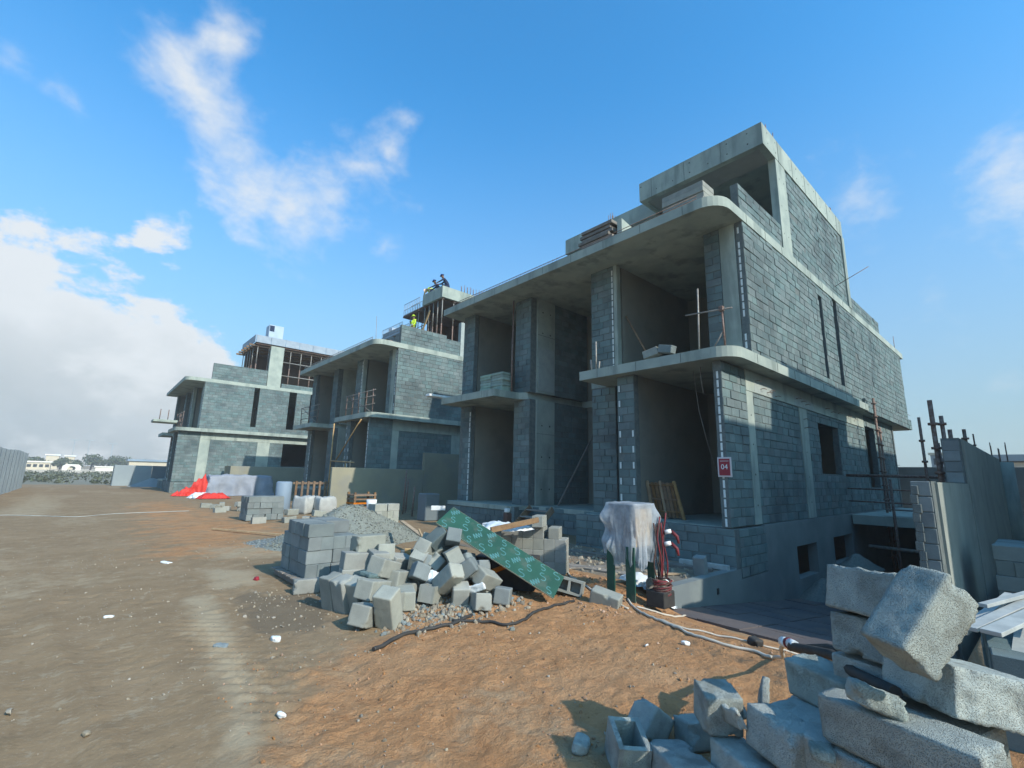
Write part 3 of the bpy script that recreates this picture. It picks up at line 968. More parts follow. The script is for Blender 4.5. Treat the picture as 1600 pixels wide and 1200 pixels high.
    # plinth returns
    W.wall((X(14.0), Y(11.64)), (-1, 0), (0, -1), 3.4, -.2, ZF - .15, .2, (), bl)
    # ---- insulation cores showing at wall ends
    if kind:
        im = bpy.data.meshes.new('insulation_strip')
        V, Fc = chamfer_box(.016, .045, .165, .004)
        im.from_pydata(V, [], Fc)
        im.materials.append(MATS['insulation'])

        def strips(x, y, z0, z1, every=1, skip=0.0, rz=0):
            z, k = z0 + .1, 0
            while z < z1 - .05:
                if k % every == 0 and random.random() >= skip:
                    inst('insulation_strip', im, Matrix.Translation((X(x), Y(y), z)) @ Matrix.Rotation(rz, 4, 'Z'), root)
                z += .2
                k += 1
        strips(10.23, 4.65, ZF, ZM0 - .1)
        strips(10.23, 7.29, ZF, ZM0 - .25, 2)
        strips(10.23, 6.9, ZF, 3.2, 2)
        strips(11.38, 4.42, ZM1 + .2, ZR0 - .1, 1, .25)
        strips(11.2, 8.16, ZM1, ZR0)
        strips(10.9, 14.8, ZF, ZM0 - .1)
    # ---- penthouse and roof edge
    if kind in (1, 0):
        tw = MB()
        tw.box(X(13.51), X(21.34), Y(4.49), Y(8.24), ZT0 + .5, ZT1 - .02)
        tw.build('penthouse_roof_slab', 'concrete', root)
        fa = MB()
        fa.box(X(13.3), X(13.5), Y(4.28), Y(8.43), ZT0, ZT1)
        fa.build('fascia', 'concrete', root)
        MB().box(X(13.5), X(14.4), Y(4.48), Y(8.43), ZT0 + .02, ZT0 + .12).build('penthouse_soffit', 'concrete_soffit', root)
        MB().box(X(13.5), X(21.35), Y(4.28), Y(4.48), ZT0 - .0, ZT1 - .004).build('edge_beam', 'concrete', root)
        MB().box(X(13.5), X(14.4), Y(8.25), Y(8.43), ZT0, ZT1 - .004).build('edge_beam', 'concrete', root)
        MB().box(X(14.4), X(14.62), Y(8.43), Y(12.95), ZT0 - .02, ZT1 - .06).build('fascia', 'concrete', root)
        MB().box(X(14.62), X(21.3), Y(8.43), Y(12.95), ZT0 + .3, ZT1 - .1).build('penthouse_roof_slab', 'concrete', root)
        MB().box(X(14.25), X(15.02), Y(4.29), Y(4.5), ZR1, ZT0 - .003).build('column', 'concrete', root)
        MB().box(X(21.05), X(21.4), Y(4.26), Y(4.5), ZR1, ZT0 - .003).build('column', 'concrete', root)
        W.wall((X(15.02), Y(4.31)), (1, 0), (0, -1), 6.02, ZR1, ZT0, .2, [(2.95, 3.07, 10.9, 11.1), (2.97, 3.09, 10.45, 10.65), (2.99, 3.1, 10.0, 10.2)], bl, off=.2)
        W.wall((X(11.3), Y(4.31)), (1, 0), (0, -1), 2.94, ZR1, 9.2, .2, (), bl)
        W.wall((X(21.42), Y(4.31)), (1, 0), (0, -1), 4.75, ZR1, 9.02, .2, (), bl)
        bk = MB()
        bk.box(X(18.9), X(19.1), Y(4.6), Y(12.9), ZR1, ZT0 + .2).box(X(14.7), X(18.9), Y(12.6), Y(12.8), ZR1, ZT0 + .2).box(X(14.75), X(14.95), Y(8.6), Y(9.0), ZR1, ZT0 + .2)
        bk.build('penthouse_inner_wall', 'plaster_inside', root)
        rb = MB()

        def bunch(x, y, z, n, h, sp):
            for i in range(n):
                a, b = X(x + random.uniform(-sp, sp)), Y(y + random.uniform(-.12, .12))
                rb.tube([(a, b, z), (a + random.uniform(-.02, .02), b, z + h * random.uniform(.7, 1.1))], .012, 5)
        bunch(14.6, 4.6, ZT1, 14, .75, .4)
        bunch(20.9, 4.5, ZT1, 10, .5, .35)
        bunch(14.7, 10.6, ZT1 - .1, 6, .45, .2)
        bunch(30.2, 4.5, ZR1, 2, .9, .3)
        for i in range(30):
            y = 9.6 + i * .19
            rb.tube([(X(10.25), Y(y), ZR1), (X(10.25), Y(y), ZR1 + .2), (X(10.45), Y(y), ZR1 + .2), (X(10.45), Y(y), ZR1)], .008, 4)
        for x in (10.25, 10.45):
            for zz in (.2, .12):
                rb.tube([(X(x), Y(4.9), ZR1 + zz), (X(x), Y(9.0), ZR1 + zz - .03), (X(x), Y(15.4), ZR1 + zz)], .011, 5)
        rb.tube([(X(10.3), Y(5.0), ZR1 + .12), (X(10.32), Y(8.6), ZR1 + .16)], .014, 5)
        rb.tube([(X(19.4), Y(4.3), ZR1 + .35), (X(19.7), Y(3.3), ZR1 + .9)], .012, 5)
        for x, y, z, l in ((30.3, 4.3, 5.2, 1.0), (27.6, 4.6, 2.6, 1.3)):
            rb.tube([(X(x), Y(y), z), (X(x + l), Y(y + .05), z + .05)], .012, 5)
        rb.build('rebar', 'steel_rust', root, 'stuff')
    elif kind == 2:
        # parapet, white column, concrete box of the lift tower
        W.wall((X(11.5), Y(4.35)), (1, 0), (0, -1), 2.85, ZR1, 9.48, .2, (), bl)
        W.wall((X(14.35), Y(4.37)), (1, 0), (0, -1), .95, ZR1, 9.3, .2, (), bl)
        MB().box(X(15.3), X(15.6), Y(4.33), Y(4.6), ZR1, 10.5).box(X(15.6), X(15.95), Y(4.33), Y(4.6), 10.2, 10.5).build('column', 'concrete_pale', root)
    elif kind == 3:
        W.wall((X(11.75), Y(4.34)), (1, 0), (0, -1), 3.8, ZR1, 9.7, .2, (), bl)
        MB().box(X(15.58), X(16.6), Y(4.33), Y(4.6), ZR1, ZT0 + .4).build('column', 'concrete', root)
        W.wall((X(16.7), Y(4.34)), (1, 0), (0, -1), 6, ZR1, 8.8, .2, (), bl)
    if kind == 1:
        jm = MB()
        for y in np.arange(5.2, 15.8, 1.22):
            jm.box(10.094, 10.11, y, y + .012, ZR0 + .01, ZR1 - .01)
        for y in (5.35, 6.57, 7.79, 12.9, 14.1):
            jm.box(9.944, 9.96, y, y + .012, ZM0 + .01, ZM1 - .01)
        for x in np.arange(11.2, 21.2, 1.22):
            jm.box(x, x + .012, 4.124, 4.14, ZM0 + .01, ZM1 - .01).box(x + .4, x + .412, 4.274, 4.29, ZR0 + .01, ZR1 - .01)
        for y in (5.5, 6.72, 7.94):
            jm.box(13.293, 13.31, y, y + .012, ZT0, ZT1)
        for x in (14.5, 15.72, 16.94, 18.16, 19.38, 20.6):
            jm.box(x, x + .012, 4.273, 4.29, ZT0, ZT1)
        for z in (1.98, 3.2, 5.6, 6.8):
            jm.box(11.5, 12.39, 11.674, 11.69, z, z + .012)
        jm.build('form_joint', 'mortar', root, 'stuff')
        th = MB()

        def hole(p, ax, r=.022):
            p = Vector(p)
            d = Vector((1, 0, 0)) if ax == 'x' else Vector((0, 1, 0))
            th.tube([p - d * .003, p + d * .003], r * random.uniform(.8, 1.2), 7)
        for y in np.arange(4.7, 8.4, .61):
            for z in (ZT0 + .2, ZT0 + .55):
                if random.random() < .8:
                    hole((13.3, y, z), 'x')
        for x in np.arange(13.7, 21.2, .61):
            for z in (ZT0 + .2, ZT0 + .55):
                if random.random() < .8:
                    hole((x, 4.28, z), 'y')
        for x in (11.75, 12.15):
            for z in (1.3, 2.4, 3.5, 5.1, 5.9, 6.9, 7.7):
                hole((x, 11.68, z), 'y', .03)
        for x in (14.45, 14.8):
            for z in (9.0, 9.9, 10.8):
                hole((x, 4.29, z), 'y')
        for z in (1.2, 1.9, 2.6, 3.3):
            hole((15.43, 4.545, z), 'y')
            hole((11.67, 4.545, z), 'y')
        th.build('tie_hole', 'cable_black', root, 'stuff')
    W.build(root, 300 if kind in (1, 2) else 0, 'mortar' if kind else 'house_tan')


def house_thing(label, kind, dx, dy, name='unfinished_house', grp='row of unfinished block houses'):
    root = empty(name, (0, 0, 0))
    tag(root, label, 'house', grp)
    house(root, dx, dy, kind)
    return root


H1 = house_thing('nearest and largest unfinished grey block house, with the red number sign at its corner', 1, 0, 0)
H2 = house_thing('middle unfinished block house behind the tan wall, workers on its roof', 2, -0.2, 17.4)
H3 = house_thing('farthest unfinished block house at the end of the row, behind the red and grey tarpaulins', 3, -5.75, 37.0)
HN = house_thing('plain unfinished house next door, just outside the picture on the right', 0, 0.0, -19.2)

# ------------------------------------------------------------------ boundary walls and fences


def simple_wall(name, label, segs, mt, cap=True, grp=None, cat='wall'):
    """segs: list of (x0,x1,y0,y1,z0,z1)"""
    root = empty(name, ((segs[0][0] + segs[0][1]) / 2, (segs[0][2] + segs[0][3]) / 2, 0))
    root.location = (0, 0, 0)
    for s in segs:
        mb = MB()
        c = ((s[0] + s[1]) / 2, (s[2] + s[3]) / 2, (s[4] + s[5]) / 2)
        mb.cbox(c, (s[1] - s[0], s[3] - s[2], s[5] - s[4]), None, .012)
        mb.build('wall_panel', mt, root)
    return tag(root, label, cat, grp)


simple_wall('boundary_wall', 'tan plastered boundary wall stepping up towards the nearest house, in front of the middle house',
            [(8.0, 12.62, 20.9, 21.1, -.1, 1.93), (12.63, 15.4, 20.9, 21.1, -.1, 2.79)], 'plaster_tan')
simple_wall('boundary_wall', 'low tan boundary wall in front of the farthest house, behind the grey tarpaulin',
            [(7.6, 13.2, 39.0, 39.2, -.1, 1.97), (7.6, 7.85, 39.2, 41.0, -.1, 1.97)], 'plaster_tan')
simple_wall('rear_wall', 'dark rear boundary wall seen past the right end of the nearest house', [(33, 33.2, -6, 16, -3, 2.68)], 'plaster_plinth')
# stepped wall right of the drive
bw = empty('boundary_wall')
tag(bw, 'tall rough block boundary wall right of the sunken drive, stepping up from a low end', 'wall')
Wb = Walls()
Wb.wall((8.3, 1.04), (0, 1), (-1, 0), .22, -.6, 1.8, .45, (), True)
Wb.wall((12.2, 1.04), (0, 1), (-1, 0), .26, -.4, 2.64, .45, (), True)
Wb.build(bw, 40, block_mat='block_stock')
MB().prism([(8.6, 1.01), (12.35, 1.01), (12.35, 1.25), (8.6, 1.25)], -2, 1.79).build('wall_panel', 'concrete_wall', bw)
MB().prism([(12.5, 1.01), (22.9, 1.01), (22.9, 1.29), (12.5, 1.29)], -2.2, 2.63).build('wall_panel', 'concrete_wall', bw)
mb = MB()
for z in np.arange(-.54, 1.7, .12):
    mb.cbox((8.29, 1.225 + random.uniform(-.015, .015), z + .06), (.03, .075 + random.uniform(0, .03), .125), None, .01)
mb.build('mortar_smear', 'mortar', bw)
# round column and right hand fence behind
cl = MB().tube([(22.6, 1.0, -2), (22.6, 1.0, 2.55)], .3, 18)
o = cl.build('round_column', 'concrete')
tag(o, 'round concrete column with bare rebar on top at the end of the tall wall', 'column')
rbm = MB()
for i in range(6):
    a = i * math.pi / 3
    rbm.tube([(22.6 + .2 * math.cos(a), 1 + .2 * math.sin(a), 2.5), (22.6 + .2 * math.cos(a), 1 + .2 * math.sin(a), 3.0 + .1 * (i % 3))], .014, 5)
rbm.build('rebar', 'steel_rust', o, 'stuff')
simple_wall('fence', 'dark fence at the right edge behind the round column', [(30, 30.2, -5.9, .72, -1, 2.15)], 'hoarding_dark', cat='fence')
root = empty('distant_building')
tag(root, 'pale flat roofed building showing over the fence at the right edge', 'building')
MB().box(70, 74, -3, 4.9, 0, 4.2).build('wall', 'house_white', root)
MB().box(69, 75, -6, 5.3, 4.3, 4.95).build('roof', 'hoarding', root)
MB().box(69.9, 69.98, -2, 2.2, 2.4, 3.6).build('window', 'dark_glass', root)
root = empty('distant_building')
tag(root, 'grey distant building rising over the rear wall between the scaffold tubes', 'building')
MB().box(90, 96, 8.6, 10.9, 0, 6.0).build('wall', 'hoarding', root)
MB().box(89.8, 96.2, 8.4, 11.1, 6.0, 6.3).build('roof', 'house_tan', root)
for i in range(3):
    MB().box(89.9, 89.98, 8.8 + i * .7, 9.2 + i * .7, 4.6, 5.5).build('window', 'dark_glass', root)

# hoarding on the left, built of sheets
root = empty('hoarding')
tag(root, 'pale blue grey sheet hoarding along the left edge of the site', 'fence')
for i in range(12):
    y0 = 29.0 + i * 1.85
    mb = MB()
    n = 9
    for k in range(n):
        a, b = y0 + k * 1.84 / n, y0 + (k + 1) * 1.84 / n
        mb.box(-3.62 - (.03 if k % 2 else 0), -3.57 - (.03 if k % 2 else 0), a, b, -.1, 2.6 + .04 * math.sin(i))
    mb.build('panel', 'hoarding', root)
root = empty('yard_fence')
tag(root, 'dark grey sheet fence closing the far end behind the farthest house', 'fence')
for i in range(6):
    x0 = 1.75 + i * 1.4
    MB().cbox((x0 + .7, 57.2 + (.04 if i % 2 else 0), .9), (1.39, .05, 1.95), None, .01).build('panel', 'hoarding_dark' if i > 1 else 'hoarding', root)
MB().cbox((1.74, 58.1, .9), (.05, 1.7, 1.95), None, .01).build('panel', 'hoarding_dark', root)


def heap_mesh(cx, cy, r, h, seed, sx=1.0, sy=1.0, n=40, rough=.06):
    mb = MB()
    V, Fc = [], []
    rings = 14
    for i in range(rings + 1):
        t = i / rings
        for k in range(n):
            a = 2 * math.pi * k / n
            rr = r * t * (1 + .16 * math.sin(a * 2 + seed) + .08 * math.sin(a * 5 + seed * 2))
            x, y = cx + rr * math.cos(a) * sx, cy + rr * math.sin(a) * sy
            z = h * (1 - t) ** 1.15 if t > .12 else h * .87
            z += rough * (mnoise.noise(Vector((x * 2.2, y * 2.2, seed))) + .5 * mnoise.noise(Vector((x * 6, y * 6, seed)))) * (1 - t * .7)
            base = gz(x, y)
            V.append((x, y, base - .05 + z if t < 1 else base - .06))
    for i in range(rings):
        for k in range(n):
            q = (k + 1) % n
            Fc.append((i * n + k, (i + 1) * n + k, (i + 1) * n + q, i * n + q))
    Fc.append(tuple(range(n)))
    mb.add(V, Fc, 0, True)
    return mb


ICO_V = None


def pebble(mb, p, s, seed, mi=0):
    global ICO_V
    if ICO_V is None:
        bm = bmesh.new()
        bmesh.ops.create_icosphere(bm, subdivisions=1, radius=1)
        ICO_V = ([v.co.copy() for v in bm.verts], [tuple(v.index for v in f.verts) for f in bm.faces])
        bm.free()
    q = Euler((seed * 1.7, seed * 2.3, seed * 3.1)).to_matrix()
    sc = Vector((s * random.uniform(.7, 1.3), s * random.uniform(.6, 1.1), s * random.uniform(.4, .8)))
    V = []
    for v in ICO_V[0]:
        w = Vector((v.x * sc.x, v.y * sc.y, v.z * sc.z)) * random.uniform(.8, 1.15)
        V.append(q @ w + p)
    mb.add(V, ICO_V[1], mi)


def gravel_heap(label, cx, cy, r, h, seed, mt, stones, ssize):
    mb = heap_mesh(cx, cy, r, h, seed, rough=.05)
    o = mb.build('gravel_heap', mt)
    tag(o, label, 'gravel heap', kind='thing')
    st = MB()
    for i in range(stones):
        a, t = random.uniform(0, 6.283), math.sqrt(random.random()) * 1.08
        rr = r * t * (1 + .16 * math.sin(a * 2 + seed) + .08 * math.sin(a * 5 + seed * 2))
        x, y = cx + rr * math.cos(a), cy + rr * math.sin(a)
        z = h * max(0, 1 - t) ** 1.15 if t > .12 else h * .87
        z += .05 * mnoise.noise(Vector((x * 2.2, y * 2.2, seed))) * (1 - t * .7)
        pebble(st, Vector((x, y, gz(x, y) - .04 + z)), ssize * random.uniform(.5, 1.4), i)
    st.build('gravel', mt, o, 'stuff')
    return o


gravel_heap('large grey gravel heap rising behind the pallet of blocks', 5.35, 12.4, 1.95, 1.05, 1.3, 'gravel', 2600, .022)
gravel_heap('low bluish gravel spread left of the loaded pallet', 3.75, 12.6, 1.0, .22, 4.1, 'gravel_blue', 900, .02)
o = heap_mesh(4.6, 55.0, 1.7, .9, 2.2).build('soil_heap', 'gravel_blue')
tag(o, 'grey soil heap against the dark fence at the far end', 'heap', kind='thing')

# ------------------------------------------------------------------ terrace before the nearest house
root = empty('terrace')
tag(root, 'low concrete terrace with a plain retaining wall in front of the nearest house', 'terrace')
MB().prism([(7.2, 4.475), (10.4, 4.475), (10.4, 4.66), (7.2, 4.66)], -1.6, -.04).prism([(10.401, 4.475), (11.8, 4.475), (11.8, 4.66), (10.401, 4.66)], -1.9, -.24).build('retaining_wall', 'plaster_plinth', root)
MB().prism([(7.2, 4.67), (10.18, 4.67), (10.18, 12.5), (7.6, 12.5), (7.25, 6.0)], -.3, -.06).build('floor_slab', 'terrace_dirt', root)
MB().cbox((9.3, 4.473, -.33), (.07, .03, .11), None, .004).build('weep_hole', 'cable_black', root)

# ------------------------------------------------------------------ loose concrete blocks


def rough_block(L, T, H, seed, rough=.0035, round_=.007, chips=4, split=None):
    """densely divided block with worn edges, pitted faces and knocked-off corners"""
    rnd = random.Random(seed)
    bm = bmesh.new()
    n = (max(4, int(L / .016)), max(4, int(T / .016)), max(4, int(H / .016)))
    n = tuple(min(26, q) for q in n)
    grid = {}

    def vert(i, j, k):
        key = (i, j, k)
        if key not in grid:
            grid[key] = bm.verts.new((L * (i / n[0] - .5), T * (j / n[1] - .5), H * (k / n[2] - .5)))
        return grid[key]
    for a in range(3):
        o = [q for q in range(3) if q != a]
        for s in (0, n[a]):
            for u in range(n[o[0]]):
                for v in range(n[o[1]]):
                    q = []
                    for du, dv in ((0, 0), (1, 0), (1, 1), (0, 1)):
                        c = [0, 0, 0]
                        c[a], c[o[0]], c[o[1]] = s, u + du, v + dv
                        q.append(vert(*c))
                    if (s == 0) != (a == 1):
                        q.reverse()
                    bm.faces.new(q)
    h = Vector((L / 2, T / 2, H / 2))
    cps = []
    for _ in range(chips):
        e = [rnd.choice((-1, 1)), rnd.choice((-1, 1)), rnd.choice((-1, 1))]
        e[rnd.randrange(3)] = rnd.uniform(-1, 1)
        cps.append((Vector((e[0] * h.x, e[1] * h.y, e[2] * h.z)), rnd.choice((.012, .016, .02, .03, .05))))
    off = Vector((seed * 3.7, seed * 1.3, seed * 2.1))
    for v in bm.verts:
        p = v.co.copy()
        # round the edges
        r = round_
        q = Vector([max(-h[i] + r, min(h[i] - r, p[i])) for i in range(3)])
        d = p - q
        if d.length > r:
            p = q + d.normalized() * r
        nrm = (p - q).normalized() if (p - q).length > 1e-6 else p.normalized()
        w = 1.0
        if split is not None and abs(abs(v.co[split[0]]) - h[split[0]]) < 1e-5 and v.co[split[0]] * split[1] > 0:
            w = 4.0
        p += nrm * (mnoise.noise(p * 55 + off) * rough * w + mnoise.noise(p * 18 + off) * rough * w * 1.2)
        for c, cr in cps:
            dd = (p - c).length
            f = cr * (1 + .5 * mnoise.noise(p * 40 + off))
            if dd < f:
                p += (Vector() - c).normalized() * (f - dd) * .75
        v.co = p
    for f in bm.faces:
        f.smooth = True
    me = bpy.data.meshes.new('concrete_block')
    bm.normal_update()
    bmesh.ops.recalc_face_normals(bm, faces=bm.faces)
    bm.to_mesh(me)
    bm.free()
    return me


def plain_block_mesh(L, T, H, mt='block_pale', b=.006, seed=0):
    me = bpy.data.meshes.new('concrete_block')
    V, Fc = chamfer_box(L, T, H, b)
    r = random.Random(seed)
    V = [tuple(c + r.uniform(-.002, .002) for c in v) for v in V]
    me.from_pydata(V, [], Fc)
    me.materials.append(MATS[mt])
    return me


def hollow_block_mesh(L, T, H, mt='block_pale', cells=2, w=.032):
    m = MB()
    m.box(-L / 2, L / 2, -T / 2, -T / 2 + w, -H / 2, H / 2)
    m.box(-L / 2, L / 2, T / 2 - w, T / 2, -H / 2, H / 2)
    for i in range(cells + 1):
        c = -L / 2 + w / 2 + i * (L - w) / cells
        m.box(c - w / 2, c + w / 2, -T / 2 + w, T / 2 - w, -H / 2 + .002, H / 2 - .002)
    # shallow floor deep inside the cells
    m.box(-L / 2 + w, L / 2 - w, -T / 2 + w, T / 2 - w, -H / 2 + .006, -H / 2 + .03)
    me = bpy.data.meshes.new('hollow_block')
    me.from_pydata(m.v, [], m.f)
    me.materials.append(MATS[mt])
    return me


def place(me, pos, rot, label, cat='block', group=None, name='concrete_block'):
    if isinstance(rot, (tuple, list)) and not isinstance(rot[0], (tuple, list)):
        Rm = Euler((R(rot[0]), R(rot[1]), R(rot[2]))).to_matrix()
    else:
        Rm = Matrix(rot)
    q = Rm.to_quaternion().to_matrix()
    o = inst(name, me, Matrix.Translation(pos) @ q.to_4x4())
    return tag(o, label, cat, group)


GF = 'blocks piled beside the camera'
RB = [[-.30, .953, -.02], [-.953, -.30, .02], [.015, .02, .999]]
FG = [  # size, position, rotation, split face, label
    ((.2, .2, .4), (2.795, .456, 1.176), [[-.512, .639, .574], [-.859, -.354, -.37], [-.033, -.682, .73]], (1, 1), 'largest tilted rough block leaning on top of the pile at the right'),
    ((.4, .42, .2), (3.04 + .079, .458 - .073, .848), [[-.664, .723, .192], [-.743, -.666, -.061], [.084, -.183, .98]], (0, 1), 'wide rough block carrying the tilted block, cut off by the right edge'),
    ((.6, .2, .2), (2.768, .553, .674), [[-.295, .955, -.043], [-.955, -.294, .035], [.02, .051, .998]], (0, 1), 'long rough block in the lower right corner with a broken piece on its top'),
    ((.42, .2, .23), (3.27, .71, 1.16), [[-.517, .825, .23], [-.854, -.517, -.066], [.064, -.23, .971]], (2, 1), 'darker block with a broken top edge behind the largest tilted block'),
    ((.4, .2, .2), (3.272, .702, .937), [[-.357, .927, .114], [-.933, -.36, .005], [.046, -.104, .993]], None, 'shaded block under the one with a broken top edge'),
    ((.4, .2, .2), (3.352, .994, .607), [[-.441, .891, -.105], [-.898, -.437, .058], [.006, .119, .993]], None, 'block with the black cable lying over its top'),
    ((.3, .2, .2), (2.885, 1.085, .448), [[-.432, .899, .074], [-.901, -.427, -.075], [-.036, -.099, .994]], None, 'half block with a chipped bright corner below the cable block'),
    ((.4, .2, .2), (2.86, .82, .445), RB, None, 'block at the bottom edge between the half block and the long corner block'),
    ((.21, .21, .21), (2.97, 1.47, .44), [[.731, .675, -.098], [-.682, .725, -.1], [.003, .14, .99]], None, 'upright dark greenish block left of the half block'),
    ((.2, .2, .2), (3.15, 2.05, .10), [[-.255, .772, .582], [-.967, -.199, -.159], [-.007, -.603, .798]], None, 'tilted block standing on its corner behind the hollow block at the bottom edge'),
    ((.40, .24, .2), (2.78, 1.62, .10), [[-.55, .80, .10], [-.80, -.58, .10], [.14, -.03, .99]], None, 'flat lying block at the bottom edge right of the hollow block'),
    ((.22, .2, .16), (3.32, 1.80, .08), [[.9, .4, .1], [-.4, .9, .1], [-.05, -.13, .99]], None, 'small pale block half hidden behind the tilted corner-standing block'),
    ((.4, .2, .2), (2.84, 1.25, .22), [[-.5, .86, .05], [-.86, -.5, .0], [.02, -.04, .99]], None, 'block under the upright greenish block'),
    ((.4, .24, .2), (3.15, 1.02, .40), RB, None, 'block wedged behind the half block'),
]
for i, (sz, p, rot, sp, lb) in enumerate(FG):
    me = rough_block(*sz, seed=i + 1, chips=9, split=sp, rough=.0022)
    me.materials.append(MATS['block_rough'])
    place(me, p, rot, lb, group=GF)
# hidden courses that carry the pile
for i, (x, y, z) in enumerate(((3.3, .72, .72), (3.33, .72, .52), (3.36, .72, .31), (3.4, .72, .10), (3.38, .98, .40), (3.42, .98, .2), (3.1, .48, .63), (3.1, .48, .42), (3.1, .48, .21), (2.75, .52, .46), (2.76, .52, .25), (2.78, .52, .05), (2.9, .84, .24), (2.92, .84, .04), (3.16, 1.05, .2), (2.9, 1.1, .14))):
    me = plain_block_mesh(.4, .2, .195, 'block_rough', .008, i)
    place(me, (x, y, z), RB, 'block in the hidden lower courses of the pile at the right edge', group='hidden lower blocks of the near pile')
# fragments
me = rough_block(.2, .12, .085, 41, .006, .015, 7, (0, -1))
me.materials.append(MATS['block_rough'])
place(me, (2.72, .63, .825), (8, -18, 118), 'broken block fragment lying on the long corner block', 'block fragment', name='block_fragment')
for i, (p, r, s, lb) in enumerate((((3.62, 1.47, .30), (20, 55, 40), (.2, .05, .22), 'thin pointed block fragment standing behind the half block'),
                                   ((3.52, 1.62, .2), (10, 30, 100), (.14, .06, .1), 'small pale-tipped block chip beside the pointed fragment'),
                                   ((2.86, 1.33, .47), (75, 10, 60), (.16, .1, .03), 'thin pale block flake leaning on the half block'),
                                   ((2.72, .86, .53), (0, 5, 20), (.13, .1, .05), 'flat block chip at the bottom edge'),
                                   ((2.66, 2.25, .04), (5, 0, 30), (.16, .1, .06), 'flat block chip lying left of the hollow block'))):
    me = rough_block(*s, 60 + i, .004, .008, 6)
    me.materials.append(MATS['block_rough'])
    place(me, p, r, lb, 'block fragment', name='block_fragment')
place(hollow_block_mesh(.26, .2, .22, 'block_rough', 1), (2.74, 1.95, .10), (4, -14, 52), 'hollow block with its open cell upwards at the bottom edge', group=GF, name='hollow_block')

# ---- loaded pallet of grey blocks left of the heap
pal = empty('loaded_pallet')
tag(pal, 'weathered wooden pallet under the stack of grey blocks', 'pallet')
bx, by = 2.66, 7.66
for k in range(7):
    MB().cbox((bx + .5, by - .08 + k * .215, .125), (1.22, .17, .022), None, .003).build('deck_board', 'wood_grey', pal)
for k in range(3):
    MB().cbox((bx - .02 + k * .52, by + .56, .07), (.09, 1.4, .088), None, .004).build('bearer', 'wood_grey', pal)
sm = {}


def stack(ox, oy, oz, nx, ny, nc, lab, rz=0.0, mt='block_grey', grp=None, skip=(), jit=.018, faces='front', dims=(.4, .2, .2)):
    """bonded stack of blocks in courses; only blocks on the outside or the top are built"""
    L, T, H = dims
    cr, srn = math.cos(rz), math.sin(rz)
    for c in range(nc):
        if c % 2 == 0:
            cells = [(a * T + T / 2, b * L + L / 2, 90) for a in range(nx * 2) for b in range(ny)]
            lim = (nx * 2, ny)
        else:
            cells = [(a * L + L / 2, b * T + T / 2, 0) for a in range(nx) for b in range(ny * 2)]
            lim = (nx, ny * 2)
        order = {}
        for (px, py, yaw) in cells:
            edge_l = px < (T if yaw else L)
            edge_f = py < (L if yaw else T)
            edge_b = py > ny * L - (L if yaw else T)
            edge_r = px > nx * L - (T if yaw else L)
            top = c == nc - 1
            if not (edge_l or edge_f or top or edge_b or edge_r):
                continue
            if (c, round(px, 2), round(py, 2)) in skip:
                continue
            where = 'left face' if edge_l else ('front face' if edge_f else ('top' if top else 'back'))
            order.setdefault(where, 0)
            i = order[where]
            order[where] += 1
            key = (mt, dims)
            if key not in sm:
                sm[key] = [plain_block_mesh(L - .004, T - .004, H - .003, mt, .006, q) for q in range(4)]
            x, y = px + random.uniform(-jit, jit), py + random.uniform(-jit, jit)
            P = (ox + x * cr - y * srn, oy + x * srn + y * cr, oz + c * H + H / 2)
            place(random.choice(sm[key]), P, (0, 0, yaw + math.degrees(rz) + random.uniform(-1.2, 1.2)),
                  '%s, %s course, %s along its %s' % (lab, ORD[c], ORD[min(i, 19)], where), group=grp or lab)


stack(bx, by, .138, 2, 3, 4, 'grey block stacked on the wooden pallet', 0, 'block_stock', 'blocks on the loaded pallet',
      skip={(3, .6, 0.1), (3, .6, .3), (3, .2, 1.1)})
